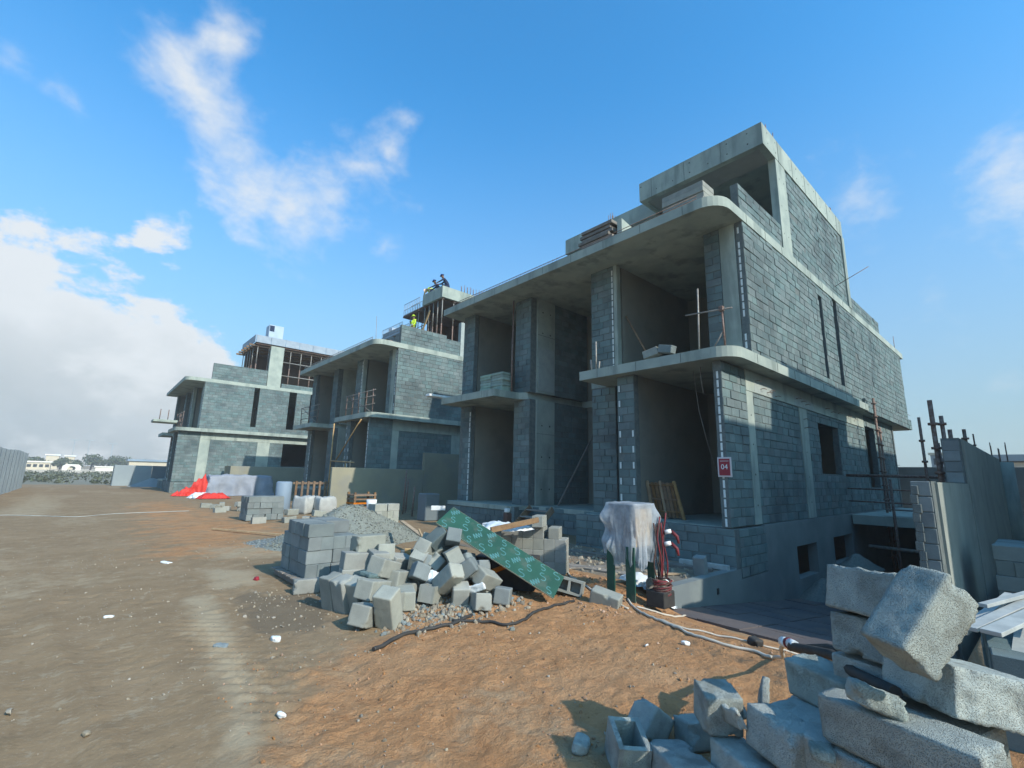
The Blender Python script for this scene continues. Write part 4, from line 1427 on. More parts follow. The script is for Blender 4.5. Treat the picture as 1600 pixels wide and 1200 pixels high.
# ---- pale blocks toppled beside the pallet
PALE = [  # position, rotation (deg), label
    ((3.20, 6.72, .72), (0, 0, 4), 'topmost pale block of the leaning stack beside the pallet'),
    ((3.02, 6.62, .52), (0, 4, -8), 'left pale block under the topmost one of the leaning stack'),
    ((3.24, 6.50, .52), (3, -4, 80), 'right pale block under the topmost one of the leaning stack'),
    ((3.00, 6.60, .31), (0, 2, -12), 'pale block third from the top of the leaning stack'),
    ((3.25, 6.45, .31), (4, 0, 84), 'pale block low on the right of the leaning stack'),
    ((3.02, 6.55, .10), (0, 0, -8), 'lowest pale block of the leaning stack, facing the road'),
    ((3.28, 6.40, .10), (0, 0, 85), 'lowest pale block of the leaning stack, on its right'),
    ((3.42, 6.62, .56), (0, 10, 70), 'pale block right of the leaning stack, lying level'),
    ((3.45, 6.65, .33), (0, 0, 75), 'pale block under the level one right of the leaning stack'),
    ((3.16, 6.10, .46), (10, 16, 30), 'slanting pale block with its grey end to the road, in front of the leaning stack'),
    ((3.38, 6.12, .26), (5, 10, 35), 'pale block under the slanting one, towards the tumbled heap'),
    ((2.62, 6.42, .20), (0, 78, 12), 'dark sided block leaning on end at the left of the toppled pale blocks'),
    ((2.68, 6.18, .20), (6, 74, 20), 'block leaning on end, second from the left of the toppled pale blocks'),
    ((2.79, 6.05, .19), (4, 70, 26), 'block leaning on end, third from the left of the toppled pale blocks'),
    ((2.88, 5.82, .30), (6, 10, 32), 'pale block lying on the leaning ones, its grey face to the road'),
    ((2.66, 5.48, .12), (8, 12, 40), 'pale block lowest and nearest the road in the toppled group'),
    ((2.80, 5.24, .21), (10, 66, 42), 'tall pale block standing tilted at the front of the toppled group'),
    ((3.05, 5.60, .16), (0, 8, 38), 'pale block lying behind the tall tilted one'),
    ((3.02, 5.98, .12), (0, 0, 30), 'pale block at ground level behind the leaning ones'),
    ((3.3, 5.75, .12), (0, 0, 65), 'pale block at ground level towards the tumbled heap'),
    ((3.35, 6.0, .1), (0, 0, 15), 'pale block at ground level under the slanting one'),
]
def worn(L, T, H, mt, seed, chips=7):
    me = rough_block(L, T, H, seed, .0014, .006, chips)
    me.materials.append(MATS[mt])
    return me


pm = [worn(.44, .235, .225, 'block_pale', 300 + q) for q in range(6)]
pst = [plain_block_mesh(.4, .2, .2, 'block_pale', .007, q) for q in range(5)]
for i, (p, r, lb) in enumerate(PALE):
    place(pm[i % 6], (p[0], p[1], p[2] + gz(p[0], p[1])), r, lb, group='toppled pale blocks')
place(worn(.36, .12, .2, 'block_pale', 340, 12), (2.62, 7.40, .10), (0, 0, -12), 'split block standing against the pallet front', group='toppled pale blocks')
place(rough_block(.3, .2, .05, 91, .005, .01, 5), (2.96, 6.02, .44), (8, 10, 20), 'broken slab piece lying between the toppled pale blocks', 'block fragment', name='block_fragment').data.materials.append(MATS['block_grey'])

# ---- tumbled heap before the green sheet
HEAP = [
    ((4.12, 7.0, .40), (80, 10, 25), 0, 'thin upright slab standing at the left back of the tumbled heap'),
    ((3.92, 6.30, .56), (20, 25, 40), 0, 'tilted block near the top left of the tumbled heap'),
    ((3.86, 6.24, .38), (10, 20, 55), 0, 'tilted block below the top left one of the tumbled heap'),
    ((4.12, 6.20, .66), (35, 35, 20), 3, 'dark bluish block at the top of the tumbled heap'),
    ((4.06, 5.78, .52), (62, 8, 62), 1, 'hollow block showing its two open cells at the right top of the tumbled heap'),
    ((3.98, 6.08, .36), (40, 30, 50), 0, 'block sloping down in the middle of the tumbled heap'),
    ((4.15, 6.62, .62), (15, 20, 60), 0, 'block at the back top of the tumbled heap'),
    ((3.93, 5.58, .24), (25, 50, 30), 0, 'pale greenish block turned on its corner at the front of the tumbled heap'),
    ((4.02, 5.46, .38), (10, 38, 130), 0, 'block lying across the front middle of the tumbled heap'),
    ((3.72, 6.10, .20), (15, 75, 20), 0, 'block with a dark end at the left front of the tumbled heap'),
    ((3.66, 5.66, .14), (5, 8, 35), 1, 'hollow block lying open side up at the front left of the tumbled heap'),
    ((3.90, 5.36, .13), (0, 70, 60), 0, 'block standing on end at the very front of the tumbled heap'),
    ((4.32, 5.62, .26), (20, 15, 70), 1, 'hollow block at the right of the tumbled heap with rounded edges'),
    ((4.34, 5.40, .13), (0, 65, 20), 0, 'narrow block on end right of the white packaging'),
    ((4.42, 5.10, .13), (6, 6, 40), 0, 'large block at the right end of the tumbled heap'),
    ((3.74, 6.22, .36), (30, 60, 70), 1, 'hollow block at the left of the tumbled heap'),
    ((4.42, 5.62, .36), (5, 10, 95), 0, 'half hidden block behind the right end of the tumbled heap'),
    ((4.16, 5.42, .05), (0, 0, 110), 2, 'flat broken slab lying at the foot of the tumbled heap'),
    ((4.18, 6.32, .52), (50, 20, 30), 0, 'block behind the hollow one at the top of the tumbled heap'),
    ((4.02, 5.92, .13), (0, 10, 75), 0, 'block at the bottom centre inside the tumbled heap'),
    ((4.3, 6.1, .2), (0, 10, 20), 0, 'block at the bottom back of the tumbled heap'),
    ((3.95, 6.6, .3), (10, 20, 10), 0, 'block low at the back left of the tumbled heap'),
    ((3.7, 6.7, .12), (0, 0, 30), 0, 'block at ground level at the back left of the tumbled heap'),
    ((3.55, 6.35, .12), (10, 10, 60), 0, 'block at ground level between the pale stack and the tumbled heap'),
    ((4.25, 6.75, .35), (0, 15, 70), 0, 'block at the back of the tumbled heap below the green sheet'),
    ((4.5, 6.3, .42), (0, 10, 40), 0, 'block propping the upper end of the green sheet'),
    ((4.55, 6.3, .2), (0, 0, 40), 0, 'block under the one propping the green sheet'),
    ((4.05, 5.15, .10), (5, 12, 70), 0, 'block lying low at the very front right of the tumbled heap'),
    ((3.62, 5.95, .36), (25, 15, 80), 0, 'block tipped over the left front hollow block of the tumbled heap'),
    ((4.28, 5.30, .30), (30, 20, 15), 0, 'block tipped over the right front corner of the tumbled heap'),
    ((3.78, 5.48, .34), (15, 40, 100), 0, 'block tipped over the front centre of the tumbled heap'),
    ((4.2, 6.0, .74), (10, 30, 60), 0, 'pale block highest on the tumbled heap beside the green sheet'),
    ((3.6, 6.5, .42), (20, 10, 20), 0, 'block tipped between the pale stack and the tumbled heap'),
    ((4.3, 5.9, .36), (12, 25, 110), 0, 'block tipped against the middle of the tumbled heap'),
]
hm = {0: [worn(L_, .215, .205, m_, 320 + q) for q, (L_, m_) in enumerate(((.42, 'block_pale'), (.40, 'block_stock'), (.30, 'block_pale'), (.42, 'block_pale'), (.22, 'block_stock')))], 1: [hollow_block_mesh(.42, .215, .205)], 2: [plain_block_mesh(.3, .18, .05, 'block_pale', .01, 3)], 3: [plain_block_mesh(.4, .2, .3, 'block_grey', .01, 3)]}
for i, (p, r, st, lb) in enumerate(HEAP):
    place(random.choice(hm[st]), (p[0], p[1], p[2] + gz(p[0], p[1]) * .6), r, lb, group='tumbled heap of blocks', name='hollow_block' if st == 1 else 'concrete_block')

# ---- stack behind the green sheet
lab = 'pale block in the stack behind the green sheet'
for c in range(4):
    for k in range(6):
        if c == 3 and k > 4:
            continue
        dirv = Vector((.55, -.835, 0))
        P = Vector((5.98, 7.0, 0)) + dirv * (.205 * k + .1 + (.08 if c == 3 and k == 4 else 0)) + Vector((.835, .55, 0)) * .2
        P.z = gz(P.x, P.y) * 0 + .02 + .2 * c + .1
        place(pst[(k + c) % 5], P, (0, 0, 33.5 + random.uniform(-1.5, 1.5)), '%s, %s course, %s from left' % (lab, ORD[c], ORD[k]), group='stack behind the green sheet')
place(pst[0], (6.42, 6.42, .93), (0, 0, 33), 'single pale block sitting on top of the stack behind the green sheet', group='stack behind the green sheet')

# ---- far stacks
stack(4.25, 18.4, .02, 3, 2, 4, 'grey block of the far stack beside the road', .05, 'block_stock', 'far stack of blocks beside the road')
stack(6.2, 12.7, .06, 2, 1, 4, 'block of the stack right of the gravel heap', .15, 'block_pale', 'stack right of the gravel heap')
for i, (x, y, z, r) in enumerate(((4.45, 17.6, .1, 0), (5.4, 17.4, .35, 20), (5.35, 17.4, .1, 10), (5.85, 17.2, .1, 60), (6.2, 17.0, .3, 0), (6.25, 17.0, .1, 80), (4.2, 22.5, .1, 10), (4.6, 23.2, .1, 70), (5.0, 22.8, .3, 30), (5.1, 22.8, .1, 40), (5.6, 23.5, .1, 0), (4.4, 24.5, .1, 45), (5.9, 16.0, .1, 20), (6.6, 15.4, .55, 10), (6.6, 15.4, .35, 0), (6.6, 15.4, .14, 5), (7.1, 15.0, .4, 30), (7.1, 15.0, .2, 25), (4.2, 25.5, .1, 0), (4.9, 25.9, .1, 80))):
    place(hm[1 if i in (0, 6, 10) else 0][0], (x, y, z), (random.uniform(-6, 6), random.uniform(-6, 6), r), 'loose block %s, %s counted from the road' % ('around the far stack of blocks' if y < 20 else 'between the far stack and the red tarpaulin', ORD[i]), group='loose blocks around the far stack', name='hollow_block' if i in (0, 6, 10) else 'concrete_block')
# single blocks near the terrace
place(hm[0][0], (5.78, 4.42, gz(5.78, 4.42) + .07), (10, 12, -70), 'lone block half sunk in the sand before the wrapped board', group='single blocks by the terrace')
place(hm[1][0], (5.72, 5.05, gz(5.72, 5.05) + .13), (80, 10, -60), 'hollow block on edge at the lower end of the green sheet', group='single blocks by the terrace', name='hollow_block')
place(hm[0][1], (9.15, 4.72, .09), (0, 80, 10), 'block standing on end at the edge of the terrace', group='single blocks by the terrace')
# dark stacked blocks right of the boundary wall
stack(9.6, -.55, -.05, 3, 3, 5, 'shaded block right of the tall wall', 0, 'block_grey', 'shaded stack right of the tall wall')

# ------------------------------------------------------------------ green formwork sheet leaning on the heap
gs = empty('formwork_sheet', (4.735, 5.564, .66))
gs.rotation_mode = 'QUATERNION'
gs.rotation_quaternion = Matrix(((.528, .118, .841), (-.709, .606, .36), (-.468, -.786, .403))).to_quaternion()
tag(gs, 'green film faced plywood sheet with pale printed marks leaning over the heap', 'plywood sheet')
m = MB().cbox((0, 0, 0), (2.0, .018, .5), None, .002)
# sheet outward side faces the camera: local -y
m.build('sheet', 'ply_green', gs)
MB().box(-1.0, 1.0, -.0085, .0085, -.253, -.2505).box(-1.0, 1.0, -.0085, .0085, .2505, .2525).build('edge_strip', 'ply_edge', gs)


def squiggle(cx, cz, s, kind, ang):
    m = MB()
    if kind == 0:
        pts = [(.5, .75), (.2, 1.0), (-.3, .95), (-.5, .6), (-.2, .2), (.3, -.1), (.5, -.5), (.2, -.95), (-.3, -1.0), (-.6, -.7)]
    elif kind == 1:
        pts = [(-1, -.6), (-.8, .6), (-.5, -.5), (-.2, .55), (.1, -.5), (.4, .5), (.7, -.45), (1, .6)]
    else:
        pts = [(.45, .6), (.15, .95), (-.3, .8), (-.35, .4), (.1, .05), (.35, -.35), (.1, -.8), (-.35, -.75), (-.55, -.4)]
    ca, sa = math.cos(ang), math.sin(ang)
    # smooth the stroke
    P = []
    for i in range(len(pts) - 1):
        p0, p1, p2, p3 = [pts[max(0, min(len(pts) - 1, i + k))] for k in (-1, 0, 1, 2)]
        for q in range(6):
            t = q / 6
            P.append(tuple(.5 * ((2 * p1[k]) + (-p0[k] + p2[k]) * t + (2 * p0[k] - 5 * p1[k] + 4 * p2[k] - p3[k]) * t * t + (-p0[k] + 3 * p1[k] - 3 * p2[k] + p3[k]) * t ** 3) for k in (0, 1)))
    P.append(pts[-1])
    P = [(cx + s * (x * ca - z * sa), cz + s * (x * sa + z * ca)) for x, z in P]
    w = s * .10
    V = []
    for i, (x, z) in enumerate(P):
        a, b = P[max(0, i - 1)], P[min(len(P) - 1, i + 1)]
        d = Vector((b[0] - a[0], b[1] - a[1])).normalized()
        V += [(x - d.y * w, -.0102, z + d.x * w), (x + d.y * w, -.0102, z - d.x * w)]
    Fc = [(2 * i, 2 * i + 1, 2 * i + 3, 2 * i + 2) for i in range(len(P) - 1)]
    m.add(V, Fc)
    m.build('printed_mark', 'print_blue', gs)


for i in range(9):
    for j in range(3):
        cx, cz = -.9 + i * .225 + (j % 2) * .06, -.17 + j * .17
        if abs(cx) > .93:
            continue
        k = (i + 2 * j) % 3
        squiggle(cx, cz, .068 if k != 1 else .075, k, R(60) if k == 1 else R(35))
# dark crate below it
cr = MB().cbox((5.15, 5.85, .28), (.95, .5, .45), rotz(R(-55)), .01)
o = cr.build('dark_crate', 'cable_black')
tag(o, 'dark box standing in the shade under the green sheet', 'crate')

# timbers
def timber(name, label, a, b, w, h, mt, cat='timber'):
    return tag(MB().bar(a, b, w, h).build(name, mt), label, cat)


timber('timber', 'brown timber resting across the top of the stack behind the green sheet', (5.2, 6.35, .84), (6.15, 6.18, .98), .05, .09, 'wood_brown')
timber('timber', 'yellow plank sloping down behind the tumbled heap', (6.1, 11.0, .55), (5.6, 8.9, .34), .1, .04, 'wood_light')
timber('timber', 'short orange plank stub sticking out under the green sheet', (4.62, 5.75, .30), (4.86, 5.45, .46), .1, .06, 'wood_orange')
timber('timber', 'short pinkish plank standing in the left of the tumbled heap', (3.88, 6.72, .2), (3.80, 6.62, .62), .09, .04, 'wood_light')
timber('timber', 'thin long batten under the upper end of the green sheet', (4.25, 6.5, .3), (4.5, 7.5, .78), .03, .03, 'wood_light')
timber('plank', 'grey plank lying along the foot of the house plinth', (8.9, 9.6, -.04), (9.7, 5.4, -.04), .2, .04, 'wood_grey')
timber('plank', 'pale board lying on the terrace left of the wrapped board', (7.6, 7.5, -.04), (8.0, 5.2, -.04), .25, .03, 'wood_grey')
timber('plank', 'dark plank lying on the terrace in front of the plinth corner', (9.3, 6.2, -.03), (9.7, 4.75, -.03), .18, .06, 'wood_grey')
timber('plank', 'light timber lying at the plinth corner of the terrace', (9.95, 5.6, .0), (10.0, 4.55, .0), .1, .1, 'wood_white')
timber('timber', 'thin stick lying beside the far stack on the orange sand', (2.9, 16.2, .05), (4.3, 13.4, .06), .06, .04, 'wood_light')
for i, (a, b, z, w) in enumerate((((6.2, .05), (5.0, .42), .84, .12), ((6.4, .2), (5.2, .55), .80, .09), ((6.6, -.1), (5.0, .12), .74, .14), ((6.9, .4), (5.4, .62), .72, .07), ((7.2, .15), (5.5, .2), .86, .10), ((6.7, .3), (5.1, .3), .70, .08), ((7.3, -.1), (5.7, .5), .90, .06))):
    timber('plank', '%s pale board from the top of the slanting pile at the right edge' % ORD[i], (a[0], a[1], z), (b[0], b[1], z - .12), w, .03, 'wood_white')
stack(5.0, -.35, 0, 4, 2, 3, 'shaded block under the pale boards', .1, 'block_grey')
# ------------------------------------------------------------------ wrapped electrical board on green legs
eb = empty('distribution_board')
tag(eb, 'electrical board on green plywood legs wrapped in translucent plastic sheet', 'electrical board')
X0, X1, Y0, Y1 = 6.32, 6.88, 4.27, 4.82
MB().cbox(((X0 + X1) / 2, (Y0 + Y1) / 2, 1.02), (X1 - X0 - .06, Y1 - Y0 - .06, .66), None, .01).build('cabinet', 'board_body', eb)
MB().cbox(((X0 + X1) / 2, Y0 + .028, 1.0), (X1 - X0 - .1, .01, .56), None, .003).build('cabinet_door', 'wood_light', eb)
for (x, y, w) in ((X0, Y1 - .09, .15), (X0, Y0 + .1, .16), (X1, Y0 + .1, .13), (X1, Y1 - .09, .13)):
    MB().cbox((x, y, .33), (.02, w, .78), None, .002).build('leg', 'ply_green', eb)
MB().cbox(((X0 + X1) / 2, (Y0 + Y1) / 2, .7), (.5, .06, .09), None, .003).build('cross_rail', 'wood_brown', eb)


def drape(root):
    cx, cy = (X0 + X1) / 2, (Y0 + Y1) / 2
    hx, hy = (X1 - X0) / 2 + .015, (Y1 - Y0) / 2 + .015
    nu, nv = 220, 44
    V, Fc = [], []
    per = []
    r = .05
    # rounded rectangle outline
    for k in range(nu):
        a = 2 * math.pi * k / nu
        c, s = math.cos(a), math.sin(a)
        q = 1 / ((abs(c) ** 8 + abs(s) ** 8) ** (1 / 8))
        per.append((c * q, s * q, a))
    top = 1.365
    for j in range(nv + 1):
        t = j / nv
        for k, (c, s, a) in enumerate(per):
            hem = .52 + .20 * mnoise.noise(Vector((c * 1.6, s * 1.6, 5))) - (.12 if (s < -.5 and c < .2) else 0)
            if t < .2:
                f = t / .2
                x, y, z = c * hx * f, s * hy * f, top + .012 * mnoise.noise(Vector((c * f * 4, s * f * 4, 2)))
            else:
                f = (t - .2) / .8
                fold = .022 * f * math.sin(a * 11 + 1.5 * math.sin(a * 3)) + .018 * f * math.sin(a * 27 + 5 * mnoise.noise(Vector((c * 3, s * 3, f * 2)))) + .03 * f * mnoise.noise(Vector((c * 5, s * 5, f * 3)))
                # loose wings at the two upper corners
                wing = .10 * math.exp(-((f - .28) / .16) ** 2) * (math.exp(-((a - 2.55) / .35) ** 2) + math.exp(-((a - 5.6) / .4) ** 2))
                bag = .10 * math.exp(-((f - .75) / .14) ** 2) * math.exp(-((a - 2.7) / .4) ** 2)
                o = fold + wing + bag - .02 * f
                x, y, z = c * (hx + o), s * (hy + o), top - (top - hem) * f
            V.append((cx + x, cy + y, z))
    for j in range(nv):
        for k in range(nu):
            q = (k + 1) % nu
            Fc.append((j * nu + k, j * nu + q, (j + 1) * nu + q, (j + 1) * nu + k))
    MB().add(V, Fc, 0, True).build('plastic_sheet', 'plastic_film', root)


drape(eb)
mb = {}
for i in range(9):
    y = Y0 - .06 - .02 * (i % 3)
    x = X1 - .12 + i * .028
    mt = ('cable_brown', 'cable_black', 'cable_red')[i % 3]
    z1 = random.uniform(1.0, 1.25)
    pts = [(x, y, z1 - (z1 - .22) * t / 8 + 0) for t in range(9)]
    pts = [(p[0] + .03 * math.sin(i + k * .9), p[1] + .015 * math.cos(i * 2 + k), p[2]) for k, p in enumerate(pts)]
    tag(MB().tube(pts, .012, 6).build('hanging_cable', mt), '%s hanging cable at the right side of the wrapped board, counted from the left' % ORD[i], 'cable', 'cables hanging from the wrapped board')
for i, (z, x) in enumerate(((.92, 6.98), (.74, 6.96))):
    pl = empty('plug')
    tag(pl, '%s red and white power plug hanging right of the wrapped board' % ('upper', 'lower')[i], 'plug')
    MB().tube([(x, Y0 - .1, z), (x + .06, Y0 - .18, z + .02)], .035, 10).build('plug_body', 'plastic_white', pl)
    MB().tube([(x + .06, Y0 - .18, z + .02), (x + .1, Y0 - .26, z - .06), (x + .1, Y0 - .28, z - .16)], [.03, .026, .018], 10).build('plug_grip', 'cable_red', pl)
cb = MB()
for i in range(5):
    pts = []
    for k in range(22):
        a = k * .75 + i
        pts.append((6.62 + .15 * math.cos(a) + random.uniform(-.02, .02), 4.02 + .12 * math.sin(a) + random.uniform(-.02, .02), .02 + .012 * k + random.uniform(0, .02)))
    cb.tube(pts, .011, 6, i % 2)
tag(cb.build('cable_coil', ['cable_brown', 'cable_red']), 'tangle of dark red cable coiled at the foot of the wrapped board', 'cable')
b = MB().cbox((6.6, 4.05, .02), (.3, .3, .22), None, .01).build('dark_box', 'cable_black')
tag(b, 'small dark box under the cable tangle by the terrace wall', 'box')


def ground_cable(name, label, pts, r, mt, lift=.0, n=6, cat='cable'):
    P = []
    for i in range(len(pts) - 1):
        p0, p1, p2, p3 = [pts[max(0, min(len(pts) - 1, i + k))] for k in (-1, 0, 1, 2)]
        for q in range(8):
            t = q / 8
            x, y = [.5 * ((2 * p1[k]) + (-p0[k] + p2[k]) * t + (2 * p0[k] - 5 * p1[k] + 4 * p2[k] - p3[k]) * t * t + (-p0[k] + 3 * p1[k] - 3 * p2[k] + p3[k]) * t ** 3) for k in (0, 1)]
            z = gz(x, y) + r * .8 + lift
            if len(p1) > 2:
                z = max(z, p1[2] * (1 - t) + (p2[2] if len(p2) > 2 else p1[2]) * t)
            P.append((x, y, z))
    return tag(MB().tube(P, r, n).build(name, mt), label, cat)


ground_cable('ground_cable', 'thick dark cable lying on the sand in front of the tumbled heap', [(2.36, 4.66), (2.69, 4.80), (3.04, 4.88), (3.36, 4.84), (3.85, 5.0)], .022, 'cable_black', .004)
ground_cable('ground_cable', 'dark cable curving over the sand below the green sheet', [(3.5, 4.95), (3.83, 4.71), (3.99, 4.43), (4.61, 4.60), (5.04, 4.69), (5.5, 4.75)], .018, 'cable_black', .004)
ground_cable('hose', 'beige hose running over the red sand from the board to the plug connector', [(6.35, 4.45), (6.17, 4.28), (5.77, 3.76), (5.59, 3.37), (5.43, 2.95), (5.41, 2.58), (5.48, 2.28), (5.36, 2.05)], .016, 'cable_beige', .006, cat='hose')
ground_cable('ground_cable', 'thin beige cable on the red sand behind the hose', [(5.68, 3.47), (5.64, 3.18), (5.81, 2.84), (5.92, 2.44), (6.11, 2.11), (6.39, 1.72)], .012, 'cable_beige', .004)
ground_cable('ground_cable', 'beige cable dipping from the terrace towards the wrapped board', [(7.3, 6.6), (6.6, 5.76), (6.07, 4.79), (5.86, 4.06)], .016, 'cable_beige', .004)
ground_cable('ground_cable', 'beige cable along the foot of the terrace wall', [(6.2, 4.2), (6.5, 3.9), (7.0, 3.95), (7.5, 4.1), (8.2, 4.0)], .014, 'cable_beige', .004)
ground_cable('rope', 'thin white marking rope lying across the site road', [(-4.0, 25.0), (-2.07, 24.27), (-1.08, 23.5), (-.07, 22.45), (.98, 23.4), (2.14, 23.51), (3.42, 23.63)], .013, 'jumbo_cloth', .004, 5, 'rope')
MBc = MB()
MBc.tube([(4.6, 1.62, .39), (4.15, 1.45, .55), (3.78, 1.32, .64), (3.5, 1.0, .735), (3.2, .82, .76), (2.95, .60, .80)], .03, 8)
tag(MBc.build('ground_cable', 'cable_black'), 'black twin cable from the plug connector into the near pile', 'cable')
MBc = MB()
MBc.tube([(3.95, 1.3, .60), (3.6, 1.05, .74), (3.42, .80, .78), (3.1, .6, .79)], .026, 8)
tag(MBc.build('ground_cable', 'cable_black'), 'second black cable lying over the cable block at the right', 'cable')
pc = empty('plug_connector')
tag(pc, 'white plug connector with a red ring lying on the block at the near pile', 'plug')
MB().tube([(3.93, 1.43, .615), (3.86, 1.37, .635)], .034, 12).build('plug_body', 'plastic_white', pc)
MB().tube([(3.86, 1.37, .635), (3.83, 1.345, .643)], .037, 12).build('ring', 'cable_red', pc)
MB().tube([(3.83, 1.345, .643), (3.76, 1.29, .66)], [.034, .028], 12).build('socket_body', 'plastic_white', pc)
ground_cable('hose', 'beige hose end rising to the white plug connector', [(5.36, 2.05, .02), (4.9, 1.8, .2), (4.4, 1.62, .42), (3.93, 1.43, .615)], .016, 'cable_beige', .0, cat='hose')

# ------------------------------------------------------------------ things in and on the nearest house
sg = empty('house_sign')
tag(sg, 'small red and white number sign 04 fixed to the corner of the nearest house', 'sign')
MB().cbox((10.205, 4.60, 2.03), (.02, .30, .42), None, .004).build('board', 'sign_white', sg)
MB().cbox((10.193, 4.60, 2.03), (.008, .235, .355), None, .001).build('panel', 'sign_red', sg)


def text_mesh(body, size, loc, name, mt, parent, facing='-X'):
    cu = bpy.data.curves.new(name, 'FONT')
    cu.body = body
    cu.size = size
    cu.align_x = 'CENTER'
    cu.align_y = 'CENTER'
    cu.extrude = .001
    t = bpy.data.objects.new(name + '_tmp', cu)
    COL.objects.link(t)
    bpy.context.view_layer.update()
    me = bpy.data.meshes.new_from_object(t)
    COL.objects.unlink(t)
    bpy.data.objects.remove(t)
    o = bpy.data.objects.new(name, me)
    me.materials.append(MATS[mt])
    COL.objects.link(o)
    o.rotation_euler = (R(90), 0, R(-90))
    o.location = loc
    o.parent = parent
    return o


text_mesh('04', .15, (10.1875, 4.60, 2.03), 'number', 'plastic_white', sg)
lp = MB()
for i in range(9):
    lp.box(10.186, 10.189, 4.505 + i * .021, 4.505 + i * .021 + .014, 2.150, 2.166)
lp.build('small_lettering', 'sign_white', sg, 'stuff')

# stack of cement bags on the left balcony
V, Fc = [], []
bag = bpy.data.meshes.new('cement_bag')
bm = bmesh.new()
bmesh.ops.create_cube(bm, size=1)
bmesh.ops.subdivide_edges(bm, edges=bm.edges, cuts=6, use_grid_fill=True)
for v in bm.verts:
    p = v.co
    e = max(abs(p.x), abs(p.y)) * 2
    f = 1 - .55 * max(0, e - .55) ** 1.2 * 1.6
    v.co = Vector((p.x * .62, p.y * .44, p.z * .125 * f + .008 * mnoise.noise(p * 5)))
for f in bm.faces:
    f.smooth = True
bm.to_mesh(bag)
bm.free()
bag.materials.append(MATS['bag_green'])
for c in range(7):
    for k in range(2):
        o = inst('cement_bag', bag, Matrix.Translation((10.62 + random.uniform(-.02, .02), 12.62 + .66 * k + .02 * (c % 2) + random.uniform(-.02, .02), ZM1 + .055 + c * .098)) @ Matrix.Rotation(R(90 + random.uniform(-3, 3)), 4, 'Z'))
        tag(o, '%s greenish cement bag from the bottom in the %s pile on the balcony' % (ORD[c], ('right', 'left')[k]), 'bag', 'cement bags on the left balcony')
# steel posts by the bags
for i, (x, y, z1) in enumerate(((11.0, 12.48, ZR0), (10.7, 12.16, 6.6))):
    tag(MB().tube([(x, y, ZM1), (x, y, z1)], .03, 8).build('steel_prop', 'steel_rust'), ('tall rusty prop from balcony to roof beside the cement bags', 'short rusty steel post at the balcony edge beside the cement bags')[i], 'prop')
# guard posts and rails on the right balcony
hr = empty('guard_rail')
tag(hr, 'makeshift guard of rusty tubes and a wooden rail at the balcony corner', 'railing')
for p, q, r, mt, nm in (((10.6, 5.22, ZM1), (10.6, 5.17, 6.38), .022, 'steel_grey', 'post'), ((10.45, 4.52, ZM1), (10.45, 4.55, 5.72), .024, 'steel_rust', 'post'),
                        ((10.56, 5.5, 5.76), (10.42, 4.3, 5.62), .018, 'wood_grey', 'rail'), ((10.55, 4.9, ZM1 + .05), (10.45, 4.55, 5.12), .018, 'wood_grey', 'brace')):
    MB().tube([p, q], r, 8).build(nm, mt, hr)
MB().cbox((10.44, 4.55, 5.66), (.1, .1, .12), None, .01).build('clamp', 'steel_rust', hr)
for i, (y, z, h) in enumerate(((8.1, ZM1, .9), (8.25, ZM1, .4), (8.02, ZM1, .3))):
    tag(MB().tube([(10.3, y, z), (10.3, y + (.0, .05, -.04)[i], z + h)], .022, 7).build('steel_post', 'steel_grey'), ('tall', 'middle', 'short')[i] + ' steel stub standing at the left end of the right balcony', 'post', 'stubs on the right balcony')
o = heap_mesh(11.0, 6.1, .9, .28, 7.1, .7, 1.3).build('debris_heap', 'gravel')
o.location.z = ZM1
tag(o, 'heap of sand and debris on the right balcony floor', 'debris heap', kind='thing')
o.location.z = ZM1 - gz(11.0, 6.1)
for i, (p, r, lb) in enumerate((((10.75, 6.6, 5.02), (0, 12, 95), 'left block lying on the debris heap of the right balcony'), ((10.75, 6.15, 5.05), (0, -14, 85), 'right block leaning on the debris heap of the right balcony'), ((11.0, 5.7, 4.8), (0, 0, 90), 'block standing beside the debris heap on the right balcony'), ((12.0, 7.6, 4.76), (0, 0, 10), 'dark block at the wall behind the debris heap'))):
    place(hm[0][i % 3], p, r, lb)
tag(MB().tube([(11.6, 7.95, 6.6), (11.7, 7.0, ZM1 + .05)], .03, 7).build('leaning_pole', 'wood_brown'), 'dark pole leaning on the side wall of the upper right room', 'pole')
hb = [(10.62, 5.22, ZM1 - .23), (10.6, 5.21, 4.1), (10.62, 5.18, 3.75)]
tag(MB().tube(hb, .012, 5).build('hanging_strip', 'steel_grey'), 'loose strip hanging below the right balcony edge', 'strip')
# lower right room: leaning timber panel and loose wire
wp = empty('timber_shutter')
tag(wp, 'brown timber shutter panel leaning on the wall of the lower right room', 'panel')
pn = [(10.62, 6.78, 1.69), (10.62, 6.15, 1.69)]
for a, b, w in (((10.95, 6.84, ZF), (10.65, 6.80, 1.70), .07), ((11.05, 6.52, ZF), (10.75, 6.50, 1.70), .06), ((11.15, 6.1, ZF), (10.85, 6.18, 1.70), .07)):
    MB().bar(a, b, w, .05).build('stile', 'wood_light', wp)
for k in range(8):
    y = 6.80 - k * .09
    MB().bar((10.97 + k * .026, y, ZF + .03), (10.70 + k * .026, y, 1.66), .085, .018).build('slat', 'wood_brown', wp)
for z in (.95, 1.25, 1.6):
    t = (z - ZF) / .93
    MB().bar((10.96 - .3 * t, 6.82, z), (11.16 - .3 * t, 6.15, z), .05, .04).build('cross_rail', 'wood_brown', wp)
tag(MB().tube([(10.9, 5.55, ZM0), (11.0, 5.5, 3.4), (11.2, 5.42, 2.6), (11.5, 5.3, 1.6)], .008, 5).build('hanging_wire', 'steel_grey'), 'thin wire hanging down in the lower right room', 'wire')
